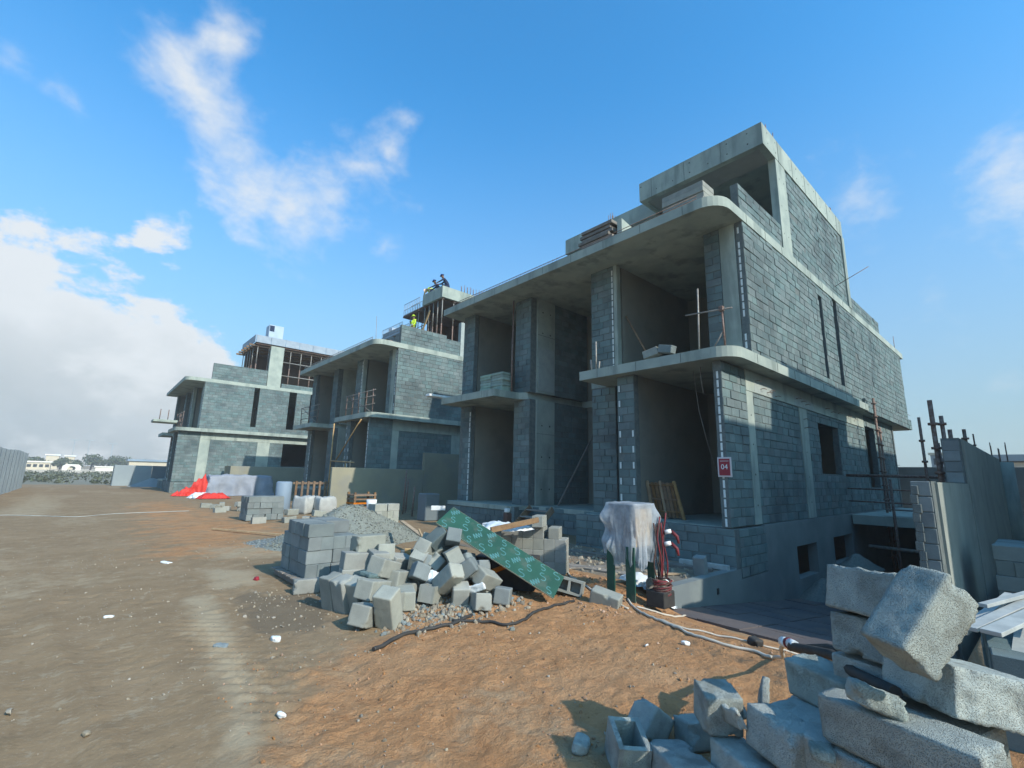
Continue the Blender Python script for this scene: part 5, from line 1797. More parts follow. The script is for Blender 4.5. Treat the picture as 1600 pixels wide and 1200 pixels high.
tag(MB().bar((12.2, 11.3, ZF), (13.9, 10.9, 3.6), .07, .05).build('leaning_timber', 'wood_grey'), 'long timber leaning in the dark entrance recess', 'timber')
# wooden steps up to the entrance
ws = empty('wooden_steps')
tag(ws, 'rough wooden steps leading up to the entrance of the nearest house', 'steps')
for y in (10.05, 11.0):
    MB().bar((9.55, y, -.05), (10.62, y, .78), .04, .2).build('stringer', 'wood_brown', ws)
for k in range(4):
    MB().cbox((9.72 + k * .26, 10.52, .14 + k * .19), (.24, .92, .035), None, .003).build('tread', 'wood_grey', ws)
rp = MB().cbox((9.9, 11.3, .28), (.2, .2, .66), None, .02)
tag(rp.build('red_drum', 'cable_brown'), 'dark reddish bin with a white top beside the wooden steps', 'bin')
tag(MB().cbox((9.88, 11.3, .68), (.14, .14, .12), None, .02).build('plastic_jug', 'plastic_white'), 'small white container on the bin beside the steps', 'container')
# roof edge things
ts = empty('timber_stack')
tag(ts, 'stack of dark timber boards on the roof edge of the nearest house', 'timber stack')
for k in range(7):
    MB().cbox((10.95 + random.uniform(-.06, .06), 8.2 + random.uniform(-.08, .08), ZR1 + .06 + k * .115), (1.0, 1.15, .1), None, .006).build('board', 'wood_grey', ts)
tag(MB().cbox((11.0, 7.45, ZR1 + .40), (.9, .16, .72), rotz(R(8)), .01).build('concrete_slab', 'concrete'), 'pale upright slab beside the timber stack on the roof', 'slab')
pk = empty('panel_stack')
tag(pk, 'pale block pack strapped on the roof edge near the rounded corner', 'block pack')
for k in range(5):
    MB().cbox((10.9 + random.uniform(-.03, .03), 5.45, ZR1 + .12 + k * .15), (.6, 1.15, .145), None, .006).build('panel', 'block_pale', pk)
for i, (y, h) in enumerate(((15.2, .22), (14.6, .3), (14.0, .26))):
    o = heap_mesh(10.7, y, .5, h, i + 3.3, .8, 1.2, 20).build('rubble_heap', 'steel_rust' if i == 1 else 'gravel')
    o.location.z = ZR1 - gz(10.7, y)
    tag(o, ('leftmost', 'middle', 'rightmost')[i] + ' dark rubble pile at the left end of the nearest roof edge', 'rubble', 'rubble on the nearest roof', kind='thing')

# scaffold tubes with rings beside the drive
def ring_tube(label, x, y, z0, z1, r=.03, lean=(0, 0)):
    root = empty('scaffold_tube')
    tag(root, label, 'scaffold tube', 'scaffold tubes along the drive')
    MB().tube([(x, y, z0), (x + lean[0], y + lean[1], z1)], r, 8).build('tube', 'steel_rust', root)
    z = z0 + .3
    while z < z1 - .1:
        t = (z - z0) / (z1 - z0)
        cx, cy = x + lean[0] * t, y + lean[1] * t
        MB().tube([(cx, cy, z - .025), (cx, cy, z + .025)], r * 2.0, 8).build('ring', 'steel_rust', root)
        z += .5
    return root


ring_tube('leftmost ringed scaffold tube standing free left of the tall wall', 15.0, 1.93, -1, 3.37, .03)
ring_tube('tallest and thickest ringed scaffold tube left of the tall wall', 13.0, 1.46, -.8, 3.5, .042)
ring_tube('short thin ringed scaffold tube between the tall ones', 15.2, 1.66, -1, 2.75, .026)
ring_tube('ringed scaffold tube touching the left end of the tall wall', 13.1, 1.33, -.8, 3.17, .036)
ring_tube('first scaffold tube rising just behind the tall wall top', 14.5, 1.36, -.8, 3.0, .04)
ring_tube('second scaffold tube rising behind the tall wall top', 17.5, 1.36, -.8, 3.25, .04)
ring_tube('thin rod rising behind the far part of the tall wall', 20.5, 1.4, -.8, 3.35, .02)
ring_tube('dark scaffold tube standing against the side wall by the rear door', 21.6, 4.0, -1.6, 4.9, .04)
ring_tube('thin scaffold tube in front of the rear door of the nearest house', 22.6, 4.1, -1.6, 3.9, .035)

# platform across the end of the drive
pf = empty('concrete_platform')
tag(pf, 'concrete platform over a dark opening across the end of the sunken drive', 'platform')
MB().prism([(19.0, 1.32), (19.0, 4.46), (27.0, 4.46), (27.0, 1.32)], .45, .74).build('deck_slab', 'concrete', pf)
MB().box(24.9, 25.1, 1.32, 4.46, -2.3, .44).build('back_wall', 'plaster_plinth', pf)
MB().tube([(18.97, 1.4, -.25), (18.97, 4.1, -.2)], .05, 8).build('cross_tube', 'steel_grey', pf)
MB().tube([(18.97, 3.35, -1.7), (18.97, 3.35, 1.9)], .04, 8).build('upright_tube', 'steel_rust', pf)
for z in (1.15, 1.55, 1.98):
    MB().tube([(18.97, 1.3, z), (18.97, 4.5, z + .03)], .022 if z < 1.9 else .045, 8).build('guard_tube', 'steel_rust', pf)
MB().cbox((19.3, 2.8, .95), (.25, 1.6, .04), None, .004).build('scaffold_board', 'wood_grey', pf)
for i, (x, z, w) in enumerate(((14.4, -1.05, .7), (17.8, -.75, .8), (16.0, -1.2, .6))):
    o = heap_mesh(x, 4.2, w, .5, i + 8.2, 1.4, .7, 18).build('rubble_heap', 'gravel')
    o.location.z = z - gz(x, 4.2)
    tag(o, ('rubble pile below the first basement vent', 'rubble pile below the second basement vent', 'rubble pile between the two basement vents')[i], 'rubble', 'rubble below the vents', kind='thing')

# ------------------------------------------------------------------ roof works on the middle and far houses


def prop(label, x, y, z0, z1, grp, r=.034):
    root = empty('steel_prop')
    tag(root, label, 'prop', grp)
    MB().tube([(x, y, z0), (x, y, z0 + (z1 - z0) * .55)], r, 7).build('outer_tube', 'steel_rust', root)
    MB().tube([(x, y, z0 + (z1 - z0) * .55), (x, y, z1)], r * .75, 7).build('inner_tube', 'steel_grey', root)
    MB().cbox((x, y, z1 - .01), (.16, .16, .02), None, .002).build('head_plate', 'steel_rust', root)


lt = empty('lift_tower_top')
tag(lt, 'raw concrete upstand box on top of the middle house, workers leaning over it', 'concrete box')
bx0, by0 = 13.8, 21.92
MB().box(bx0, bx0 + .18, by0 + .002, 24.1, 11.80, 12.48).build('front_panel', 'concrete', lt)
MB().box(bx0 + .18, 17.2, by0, by0 + .18, 11.80, 12.48).build('side_panel', 'concrete', lt)
MB().box(bx0 + .2, 17.0, by0 + .2, 25.8, 11.72, 11.86).build('soffit', 'form_ply', lt)
MB().box(17.0, 17.2, by0 + .2, 25.8, ZR1, 12.4).box(bx0 + 1.4, 17.0, 25.6, 25.8, ZR1, 11.7).build('inner_wall', 'form_ply', lt)
for i in range(5):
    prop('%s prop from the right corner under the concrete box on the middle house' % ORD[i], bx0 + .12, by0 + .12 + i * .48, ZR1, 11.72, 'props under the concrete box of the middle house', .04)
for i in range(3):
    prop('%s prop along the right side under the concrete box on the middle house' % ORD[i], bx0 + .9 + i * .75, by0 + .12, ZR1, 11.72, 'props under the concrete box of the middle house', .04)
tag(MB().bar((13.6, 23.9, 9.6), (13.7, 23.0, 11.2), .07, .1).build('raking_timber', 'wood_light'), 'pale raking timber propped beside the standing worker on the middle house', 'timber')
dk = empty('formwork_deck')
tag(dk, 'formwork deck with a rebar cage left of the concrete box on the middle house', 'formwork deck')
MB().box(13.6, 17.0, 24.2, 26.1, 11.45, 11.57).build('deck', 'form_ply', dk)
MB().box(13.6, 17.0, 26.2, 29.0, 10.55, 10.67).build('deck', 'form_panel', dk)
rb = MB()
for y0, y1, z0, z1 in ((24.2, 26.1, 11.57, 12.35), (26.2, 29.0, 10.67, 11.25)):
    n = int((y1 - y0) / .2)
    for i in range(n + 1):
        y = y0 + (y1 - y0) * i / n
        rb.tube([(13.65, y, z0), (13.65, y, z1)], .013, 4)
        rb.tube([(14.1, y, z0), (14.1, y, z1)], .013, 4)
    for z in (z0 + .06, (z0 + z1) / 2, z1):
        rb.tube([(13.65, y0, z), (13.65, y1, z)], .013, 4)
        rb.tube([(14.1, y0, z), (14.1, y1, z)], .013, 4)
rb.build('rebar', 'steel_grey', dk, 'stuff')
MB().box(13.66, 13.69, 26.3, 28.9, 10.67, 10.98).build('edge_form', 'form_panel', dk)
for i in range(5):
    prop('%s prop from the right under the lower formwork deck of the middle house' % ORD[i], 13.75, 24.4 + i * 1.0, ZR1, 11.45 if i < 2 else 10.55, 'props under the lower formwork deck', .036)
tag(MB().cbox((14.6, 29.2, 11.25), (.6, .5, .8), None, .02).build('water_drum', 'tank_blue'), 'small pale box at the left end of the lower deck on the middle house', 'box')
tag(MB().tube([(11.2, 24.5, ZR1), (11.15, 24.6, 10.6)], .014, 5).build('steel_rod', 'steel_grey'), 'thin rod standing on the roof edge of the middle house', 'rod')
re = MB()
for i in range(40):
    y = 22.5 + i * .26
    re.tube([(10.05, y, ZR1), (10.05, y, ZR1 + .22)], .012, 4)
for z in (.12, .22):
    re.tube([(10.05, 22.4, ZR1 + z), (10.05, 33.0, ZR1 + z)], .014, 4)
tag(re.build('edge_rebar', 'steel_grey'), 'line of starter bars along the roof edge of the middle house', 'rebar', kind='thing')
pf = MB().box(13.0, 16.5, 24.15, 25.4, 9.38, 9.5)
MB().box(14.0, 16.9, 22.12, 25.5, 11.861, 11.90).build('top_boards', 'wood_grey', lt)
for i_, (x_, y_, z_) in enumerate(((14.45, 22.3, 12.28), (14.3, 22.9, 12.05))):
    MB().box(x_ - .35, x_ + .35, y_ - .3, y_ + .28, 11.905, z_).build('formwork_block', 'form_ply', lt)
tag(pf.build('work_platform', 'wood_grey'), 'work platform under the worker in the lime vest', 'platform')
o = heap_mesh(11.0, 22.3, .5, .3, 5.5, 1, 1, 20).build('rubble_heap', 'steel_rust')
o.location.z = ZR1 - gz(11.0, 22.3)
tag(o, 'dark rubble pile at the roof corner of the middle house', 'rubble', kind='thing')

tb = empty('roof_scaffold')
tag(tb, 'tangle of thin scaffold tubes and boards behind the parapet of the middle house', 'scaffold')
for i in range(9):
    y = 24.3 + i * .55
    MB().tube([(14.6 + .3 * (i % 2), y, ZR1), (14.6 + .3 * (i % 2), y, 11.3 if i < 4 else 10.5)], .026, 6).build('tube', 'steel_rust', tb)
for i, z in enumerate((9.7, 10.3, 11.0)):
    MB().tube([(14.5, 24.2, z), (14.7, 28.8 if z < 10.4 else 26.2, z + .05)], .024, 6).build('tube', 'steel_grey', tb)
for p, q in (((14.5, 24.4, 8.6), (14.6, 26.4, 11.2)), ((14.6, 28.4, 8.6), (14.5, 26.6, 10.5)), ((14.0, 24.3, 9.6), (14.0, 25.9, 11.3))):
    MB().bar(p, q, .06, .09).build('brace', 'wood_light', tb)
st = MB()
for i in range(16):
    x = 15.2 + i * .11
    st.tube([(x, 22.05 + .1 * (i % 2), 12.45), (x + random.uniform(-.03, .03), 22.05 + .1 * (i % 2), 12.45 + random.uniform(.35, .6))], .013, 4)
st.build('rebar', 'steel_rust', tb, 'stuff')

# scaffold and rails on the balconies of the middle and far houses
def balcony_rail(label, x, y0, y1, z, n):
    root = empty('balcony_scaffold')
    tag(root, label, 'scaffold')
    for i in range(n):
        y = y0 + (y1 - y0) * i / (n - 1)
        MB().tube([(x, y, z), (x + random.uniform(-.08, .08), y, z + 1.2)], .024, 6).build('post', 'steel_rust', root)
    for h in (.45, .85, 1.15):
        MB().tube([(x, y0 - .2, z + h), (x, y1 + .2, z + h + random.uniform(-.05, .05))], .02, 6).build('rail', 'wood_grey' if h < 1 else 'steel_grey', root)
    MB().tube([(x, y0, z), (x, y1, z + 1.2)], .02, 6).build('brace', 'wood_grey', root)


balcony_rail('rusty tube scaffold on the right balcony of the middle house', 10.1, 21.9, 25.2, ZM1, 5)
balcony_rail('low tube rail on the left balcony of the middle house', 10.1, 29.6, 32.6, ZM1, 3)
balcony_rail('wooden and tube scaffold on the balcony of the farthest house', 4.6, 41.6, 44.4, ZM1, 4)
gsf = empty('ground_scaffold')
tag(gsf, 'light tube scaffold before the ground floor of the middle house', 'scaffold')
for p, q in (((9.6, 25.4, 0), (9.6, 25.4, 4.3)), ((9.6, 22.8, 0), (9.6, 22.8, 2.3)), ((9.6, 23.4, 0), (9.6, 23.4, 2.2)), ((9.6, 22.4, 2.2), (9.6, 25.4, 2.3)), ((9.7, 22.2, 4.3), (9.7, 25.0, 2.3))):
    MB().tube([p, q], .035, 6).build('tube', 'wood_light', gsf)

# far house penthouse formwork
ff = empty('penthouse_formwork')
tag(ff, 'formwork deck with pale blue edge panels on the farthest house', 'formwork deck')
MB().box(8.75, 19.0, 41.75, 46.5, 11.88, 12.04).build('deck', 'form_ply', ff)
for i in range(9):
    MB().cbox((9.28 + i * 1.13, 41.66, 12.32), (1.11, .05, .62), None, .01).build('edge_panel', 'form_panel', ff)
for i in range(4):
    MB().cbox((8.66, 42.2 + i * 1.13, 12.32), (.05, 1.11, .62), None, .01).build('edge_panel', 'form_panel', ff)
for i in range(6):
    MB().bar((8.3, 42.0 + i * .9, 11.8), (19.0, 42.0 + i * .9, 11.8), .1, .15).build('joist', 'wood_brown', ff)
MB().box(18.5, 18.7, 42.0, 46.3, ZR1, 11.85).box(9.0, 18.5, 46.3, 46.5, ZR1, 11.85).build('back_panel', 'form_ply', ff)
for i in range(11):
    prop('%s prop from the left along the front under the formwork of the farthest house' % ORD[i], 8.95 + i * .86, 41.85, ZR1, 11.73, 'props under the formwork of the farthest house', .045)
for i in range(5):
    prop('%s prop from the corner on the road side under the formwork of the farthest house' % ORD[i], 8.8, 42.7 + i * .85, ZR1, 11.73, 'props on the road side of the far formwork', .045)
for i, z in enumerate((9.55, 10.7)):
    tag(MB().tube([(10.8, 41.8, z), (18.6, 41.8, z)], .045, 6).build('ledger_tube', 'steel_grey'), ('lower', 'upper')[i] + ' long horizontal tube tying the props of the farthest house', 'tube')
wt = empty('water_tank')
tag(wt, 'pale blue box tank on top of the farthest house', 'tank')
MB().cbox((10.2, 42.4, 13.2), (1.15, 1.0, 1.15), None, .03).build('tank_body', 'tank_blue', wt)
MB().cbox((9.85, 41.9, 13.45), (.36, .03, .5), None, .005).build('label_plate', 'navy_cloth', wt)
for i, x in enumerate((3.4, 3.9)):
    tag(MB().tube([(x, 43.6, ZM1 + .6), (x, 43.6, ZM1 + 1.4)], .03, 5).build('steel_stub', 'steel_rust'), ('left', 'right')[i] + ' stub standing on the small side balcony of the farthest house', 'stub')
tag(MB().cbox((3.75, 43.9, ZM1 + .5), (1.5, 1.6, .2), None, .03).build('side_canopy', 'concrete'), 'small canopy slab sticking out at the left of the farthest house', 'canopy')


# ---- workers
def person(label, base, yaw, pose, top, legs, helmet, vest=None):
    J = dict(
        stand=dict(pel=(0, 0, .93), che=(.02, 0, 1.28), nec=(.03, 0, 1.48), hea=(.05, 0, 1.62), sh=(0, .19, 1.40), el=(.04, .25, 1.12), ha=(.20, .22, .95), kn=(.03, .10, .49), fo=(0, .11, .06), to=(.17, .12, .03)),
        crouch=dict(pel=(-.12, 0, .40), che=(.12, 0, .74), nec=(.22, 0, .92), hea=(.29, 0, 1.05), sh=(.14, .19, .84), el=(.36, .23, .66), ha=(.55, .13, .60), kn=(.28, .14, .48), fo=(.02, .13, .06), to=(.17, .14, .03)),
        bend=dict(pel=(-.08, 0, .88), che=(.30, 0, 1.06), nec=(.47, 0, 1.10), hea=(.62, 0, 1.08), sh=(.38, .18, 1.09), el=(.50, .22, .80), ha=(.60, .16, .58), kn=(.02, .11, .48), fo=(-.02, .12, .06), to=(.15, .13, .03)))[pose]
    vs, es, rs, kind = [], [], [], []

    def v(p, r, k):
        vs.append(p)
        rs.append(r)
        kind.append(k)
        return len(vs) - 1

    def lerp(a, b, t):
        return tuple(a[i] + (b[i] - a[i]) * t for i in range(3))
    pel = v(J['pel'], .135, 'l')
    wai = v(lerp(J['pel'], J['che'], .45), .125, 't')
    che = v(J['che'], .15, 't')
    nec = v(J['nec'], .055, 's')
    hea = v(lerp(J['nec'], J['hea'], .75), .088, 's')
    hd2 = v(lerp(J['nec'], J['hea'], 1.5), .085, 's')
    es += [(pel, wai), (wai, che), (che, nec), (nec, hea), (hea, hd2)]
    for s in (-1, 1):
        m = lambda p: (p[0], p[1] * s, p[2])
        a = v(m(J['sh']), .062, 't')
        b = v(m(J['el']), .046, 't')
        c = v(m(J['ha']), .034, 's')
        d = v(lerp(m(J['el']), m(J['ha']), 1.28), .04, 's')
        es += [(che, a), (a, b), (b, c), (c, d)]
        h = v((J['pel'][0], .10 * s, J['pel'][2] - .06), .095, 'l')
        k = v(m(J['kn']), .066, 'l')
        f = v(m(J['fo']), .05, 'l')
        t = v(m(J['to']), .042, 'b')
        es += [(pel, h), (h, k), (k, f), (f, t)]
    me = bpy.data.meshes.new('person_cage')
    me.from_pydata(vs, es, [])
    o = bpy.data.objects.new('person_cage', me)
    COL.objects.link(o)
    md = o.modifiers.new('skin', 'SKIN')
    for i, sv in enumerate(me.skin_vertices[0].data):
        sv.radius = (rs[i], rs[i] * (1.25 if kind[i] == 't' and i < 3 else 1))
        sv.use_root = (i == 0)
    o.modifiers.new('sub', 'SUBSURF').levels = 1
    dg = bpy.context.evaluated_depsgraph_get()
    bm_ = bpy.data.meshes.new_from_object(o.evaluated_get(dg))
    bpy.data.objects.remove(o)
    for mm in (top, legs, 'skin', 'cable_black'):
        bm_.materials.append(MATS[mm])
    P = [Vector(q) for q in vs]
    for f in bm_.polygons:
        c = f.center
        i = min(range(len(P)), key=lambda q: (P[q] - c).length - rs[q])
        f.material_index = {'t': 0, 'l': 1, 's': 2, 'b': 3}[kind[i]]
        f.use_smooth = True
    body = bpy.data.objects.new('person', bm_)
    COL.objects.link(body)
    body.location = base
    body.rotation_euler = (0, 0, R(yaw))
    tag(body, label, 'person')
    # hard hat: dome and brim
    hp = Vector(lerp(J['nec'], J['hea'], 1.35))
    upv = (Vector(J['hea']) - Vector(J['nec'])).normalized()
    q = upv.to_track_quat('Z', 'Y').to_matrix()
    m = MB()
    V, Fc = [], []
    n = 12
    for j in range(5):
        a = j * math.pi / 2 / 4
        for k in range(n):
            t = 2 * math.pi * k / n
            V.append(q @ Vector((.115 * math.cos(a) * math.cos(t), .10 * math.cos(a) * math.sin(t), .11 * math.sin(a))) + hp)
    for j in range(4):
        for k in range(n):
            Fc.append((j * n + k, j * n + (k + 1) % n, (j + 1) * n + (k + 1) % n, (j + 1) * n + k))
    m.add(V, Fc, 0, True)
    m.tube([q @ Vector((.02, 0, -.008)) + hp, q @ Vector((.02, 0, .008)) + hp], .135, 12)
    m.build('hard_hat', helmet, body)
    if vest:
        a, b, c = Vector(lerp(J['pel'], J['che'], .15)), Vector(J['che']), Vector(lerp(J['che'], J['nec'], .7))
        MB().tube([a, (a + b) / 2, b, c], [.155, .165, .185, .10], 12).build('vest', vest, body)
        mid = lerp(tuple(a), tuple(b), .45)
        d = (b - a).normalized() * .03
        MB().tube([Vector(mid) - d, Vector(mid) + d], .172, 12).build('reflective_band', 'hivis_band', body)
    return body


person('worker in dark navy clothes and blue helmet leaning highest over the concrete box', (14.35, 22.35, 12.28), 140, 'crouch', 'navy_cloth', 'navy_cloth', 'helmet_blue')
person('second worker in navy crouching just left of the highest one on the concrete box', (14.2, 22.95, 12.05), 150, 'crouch', 'navy_cloth', 'navy_cloth', 'helmet_blue')
person('worker in lime vest and pale helmet bending left of the two in navy', (14.25, 23.75, 11.88), 100, 'bend', 'khaki_cloth', 'navy_cloth', 'helmet_pale', 'hivis')
person('worker in a lime vest and khaki trousers standing below the rebar on the middle house', (13.55, 24.55, 9.5), 170, 'stand', 'hivis', 'khaki_cloth', 'hivis', 'hivis')

# ------------------------------------------------------------------ tarpaulins and site clutter


def tarp(name, label, x0, x1, y0, y1, h, mt, seed, slope=None, n=46, sp=.47):
    V, Fc = [], []
    ex = .5
    for i in range(n + 1):
        for j in range(n + 1):
            u, v = -ex + (1 + 2 * ex) * i / n, -ex + (1 + 2 * ex) * j / n
            cu, cv = max(0, min(1, u)), max(0, min(1, v))
            d = math.hypot((u - cu) / ex, (v - cv) / ex)
            top = h if slope is None else slope(cu, cv)
            top += (.14 * mnoise.noise(Vector((cu * 3, cv * 3, seed))) + .08 * mnoise.noise(Vector((cu * 8, cv * 8, seed)))) * min(1, top * 2)
            z = top * max(0, 1 - d * 1.08)
            fold = (.16 * math.sin((cu * (x1 - x0) + cv * (y1 - y0)) * 6 + 2.5 * mnoise.noise(Vector((cu * 4, cv * 4, seed)))) + .10 * mnoise.noise(Vector((cu * 9, cv * 9, d * 2 + seed)))) * min(1, d * 2)
            sx = (1 if u > 1 else (-1 if u < 0 else 0))
            sy = (1 if v > 1 else (-1 if v < 0 else 0))
            x = x0 + (x1 - x0) * cu + sx * (sp * (.25 + .75 * d * d) + fold * .8) * min(1, d * 3)
            y = y0 + (y1 - y0) * cv + sy * (sp * (.25 + .75 * d * d) + fold * .8) * min(1, d * 3)
            V.append((x, y, gz(x, y) + max(.015, z + .04 * mnoise.noise(Vector((x * 2, y * 2, seed))))))
    for i in range(n):
        for j in range(n):
            a = i * (n + 1) + j
            Fc.append((a, a + n + 1, a + n + 2, a + 1))
    return tag(MB().add(V, Fc, 0, True).build(name, mt), label, 'tarpaulin')


tarp('grey_tarpaulin', 'grey blue tarpaulin spread over a long pile before the farthest house', 6.0, 9.7, 36.3, 38.0, 1.30, 'tarp_grey', 2, None, 70, .3)
tarp('red_tarpaulin', 'bright red tarpaulin sloping down to the road beside the grey one', 4.35, 5.75, 36.4, 37.0, 1.4, 'tarp_red', 5, lambda u, v: .16 + 1.15 * u ** 1.5 * (1 - .3 * v) + .34 * mnoise.noise(Vector((u * 6, v * 4, 2))), 60, .2)
tarp('red_tarpaulin', 'small crumpled red tarpaulin piece on the ground before the grey one', 5.3, 6.3, 33.0, 33.6, .28, 'tarp_red', 9, None, 20, .3)
tarp('plastic_sheet', 'white crumpled plastic on the ground below the red tarpaulin', 4.9, 5.5, 33.6, 34.1, .3, 'plastic_white', 3, None, 18, .2)
tarp('plastic_sheet', 'white crumpled plastic sheet on the edge of the terrace wall', 7.15, 7.75, 4.5, 4.85, .14, 'plastic_white', 13, None, 22, .1).location.z = .06
tarp('plastic_sheet', 'pale crumpled plastic lying over the stack behind the green sheet', 5.65, 5.95, 6.5, 7.0, .12, 'plastic_white', 17, None, 18, .1).location.z = .80
o = rough_block(.2, .16, .18, 77, .02, .05, 6)
o.materials.append(MATS['plastic_white'])
place(o, (3.78, 5.86, .33), (10, 20, 30), 'white crumpled packaging bag in the middle of the tumbled heap', 'bag', name='packaging_bag')
o = rough_block(.24, .03, .1, 78, .008, .012, 3)
o.materials.append(MATS['plastic_white'])
place(o, (4.03, 5.18, .29), (-20, 20, 120), 'white packaging strip lying at the right front of the tumbled heap', 'packaging', name='packaging_strip')
o = rough_block(.34, .3, .25, 79, .02, .07, 4)
o.materials.append(MATS['stone_pale'])
place(o, (7.0, 4.35, .08), (0, 10, 30), 'tan sack lying by the cables at the terrace edge', 'sack', name='sack')
# clutter between the houses
bk = empty('bucket')
tag(bk, 'white plastic bucket standing on blocks before the tan wall', 'bucket')
MB().tube([(7.15, 15.0, .5), (7.15, 15.0, .86)], [.14, .17], 16).build('bucket_body', 'plastic_white', bk)
op = empty('wooden_crate')
tag(op, 'orange brown wooden crate of slats standing before the tan wall', 'crate')
for k in range(6):
    MB().cbox((8.1, 17.9, .12 + k * .15), (.9, .7, .06), None, .004).build('slat', 'wood_orange' if k % 3 == 0 else 'wood_brown', op)
for x in (7.7, 8.5):
    for y in (17.6, 18.2):
        MB().cbox((x, y, .48), (.08, .08, 1.0), None, .004).build('corner_post', 'wood_brown', op)
jb = bpy.data.meshes.new('jumbo_bag')
bm = bmesh.new()
bmesh.ops.create_cube(bm, size=1)
bmesh.ops.subdivide_edges(bm, edges=bm.edges, cuts=7, use_grid_fill=True)
for v in bm.verts:
    p = v.co.copy()
    bul = 1 + .18 * (1 - (2 * p.z) ** 2)
    r_ = max(abs(p.x), abs(p.y))
    v.co = Vector((p.x * .6 * bul, p.y * .6 * bul, (p.z + .5) * .7 + .09 * mnoise.noise(p * 3)))
for f in bm.faces:
    f.smooth = True
bm.to_mesh(jb)
bm.free()
jb.materials.append(MATS['jumbo_cloth'])
for i, (x, y) in enumerate(((7.5, 20.0), (6.9, 20.6))):
    tag(inst('jumbo_bag', jb, Matrix.Translation((x, y, 0)) @ Matrix.Rotation(i * .5, 4, 'Z')), ('right', 'left')[i] + ' pale bulk bag standing at the end of the tan wall', 'bulk bag', 'bulk bags by the tan wall')
tag(MB().tube([(6.7, 23.0, 0), (6.7, 23.0, .05), (6.7, 23.0, 1.2), (6.7, 23.0, 1.25)], [.3, .33, .33, .28], 16).build('steel_drum', 'shed_roof'), 'dark steel drum standing before the middle house', 'drum')
fc = empty('timber_fence_piece')
tag(fc, 'brown slatted timber piece lying behind the bulk bags', 'timber panel')
for k in range(9):
    MB().cbox((7.6 + k * .28, 24.2, .75), (.1, .05, 1.0), None, .003).build('slat', 'wood_brown', fc)
MB().cbox((8.7, 24.26, 1.15), (2.5, .05, .1), None, .003).build('rail', 'wood_brown', fc)
for i, (x, y, z1) in enumerate(((10.5, 18.9, 1.9), (10.2, 17.6, 1.2), (10.9, 19.4, 1.5))):
    tag(MB().tube([(x, y, 0), (x + .05, y, z1)], .035, 7).build('standing_post', 'steel_rust'), ('tallest', 'shortest', 'middle')[i] + ' rusty post standing in front of the tan wall near the nearest house', 'post')
tag(MB().cbox((9.9, 15.9, .5), (.6, .6, 1.0), None, .03).build('grey_barrel_box', 'hoarding_dark'), 'dark grey container standing before the tan wall beside the nearest house', 'container')
tag(MB().cbox((9.5, 14.6, .55), (.5, .05, .16), rotz(R(-30)), .01).build('white_board', 'plastic_white'), 'small white board lying behind the green sheet near the tan wall', 'board')
tag(MB().cbox((9.9, 15.6, ZM1 + .08), (1.0, .3, .1), None, .02).build('plastic_offcut', 'plastic_white'), 'small white panel lying on the left balcony end of the nearest house', 'panel')

# ------------------------------------------------------------------ litter and stones
LIT = [((1.25, 5.74), 'grey crumpled rag lying on the pale road strip', (.14, .07, .03), 'gravel_blue'), ((1.72, 5.61), 'small crumpled white paper near the toppled pale blocks', (.10, .08, .05), 'plastic_white'),
       ((2.25, 8.63), 'small red and white cup lying on the road left of the pallet', (.09, .06, .06), 'sign_red'), ((1.33, 11.13), 'torn white plastic bit on the road left of the pallet', (.2, .08, .03), 'plastic_white'),
       ((4.7, 3.07), 'white bit lying in the hollow of the red sand', (.05, .04, .02), 'plastic_white'), ((5.09, 2.84), 'white tube end lying on the red sand beside the hose', (.09, .05, .045), 'plastic_white'),
       ((5.85, 2.42), 'black crumpled bag on the red sand behind the hose', (.14, .12, .09), 'cable_black'), ((3.91, 4.33), 'small dark stone standing on the red sand', (.06, .05, .05), 'gravel'),
       ((1.3, 3.91), 'small white packaging on the edge of the red sand near the camera', (.08, .035, .03), 'plastic_white'), ((.24, 4.44), 'pale pebble on the brown road at the lower left', (.05, .04, .03), 'stone_pale'),
       ((-.17, 5.12), 'pale stone on the brown road at the left edge', (.06, .05, .04), 'stone_pale'), ((.43, 7.57), 'white paper scrap on the middle of the brown road', (.09, .07, .03), 'plastic_white')]
for i, ((x, y), lb, sz, mt) in enumerate(LIT):
    me = rough_block(*sz, 200 + i, .006, min(sz) * .3, 4)
    me.materials.append(MATS[mt])
    place(me, (x, y, gz(x, y) + sz[2] * .4), (random.uniform(-10, 10), random.uniform(-10, 10), random.uniform(0, 180)), lb, 'litter', name='litter')


def scatter(name, n, region, size, mt, dens=None):
    m = MB()
    k = 0
    while k < n:
        x, y = random.uniform(region[0], region[1]), random.uniform(region[2], region[3])
        if dens is not None and random.random() > dens(x, y):
            continue
        s = size * random.choice((.4, .5, .6, .7, 1, 1.5))
        pebble(m, Vector((x, y, gz(x, y) + s * .15)), s, k)
        k += 1
    o = m.build(name, mt)
    o['kind'] = 'stuff'
    return o


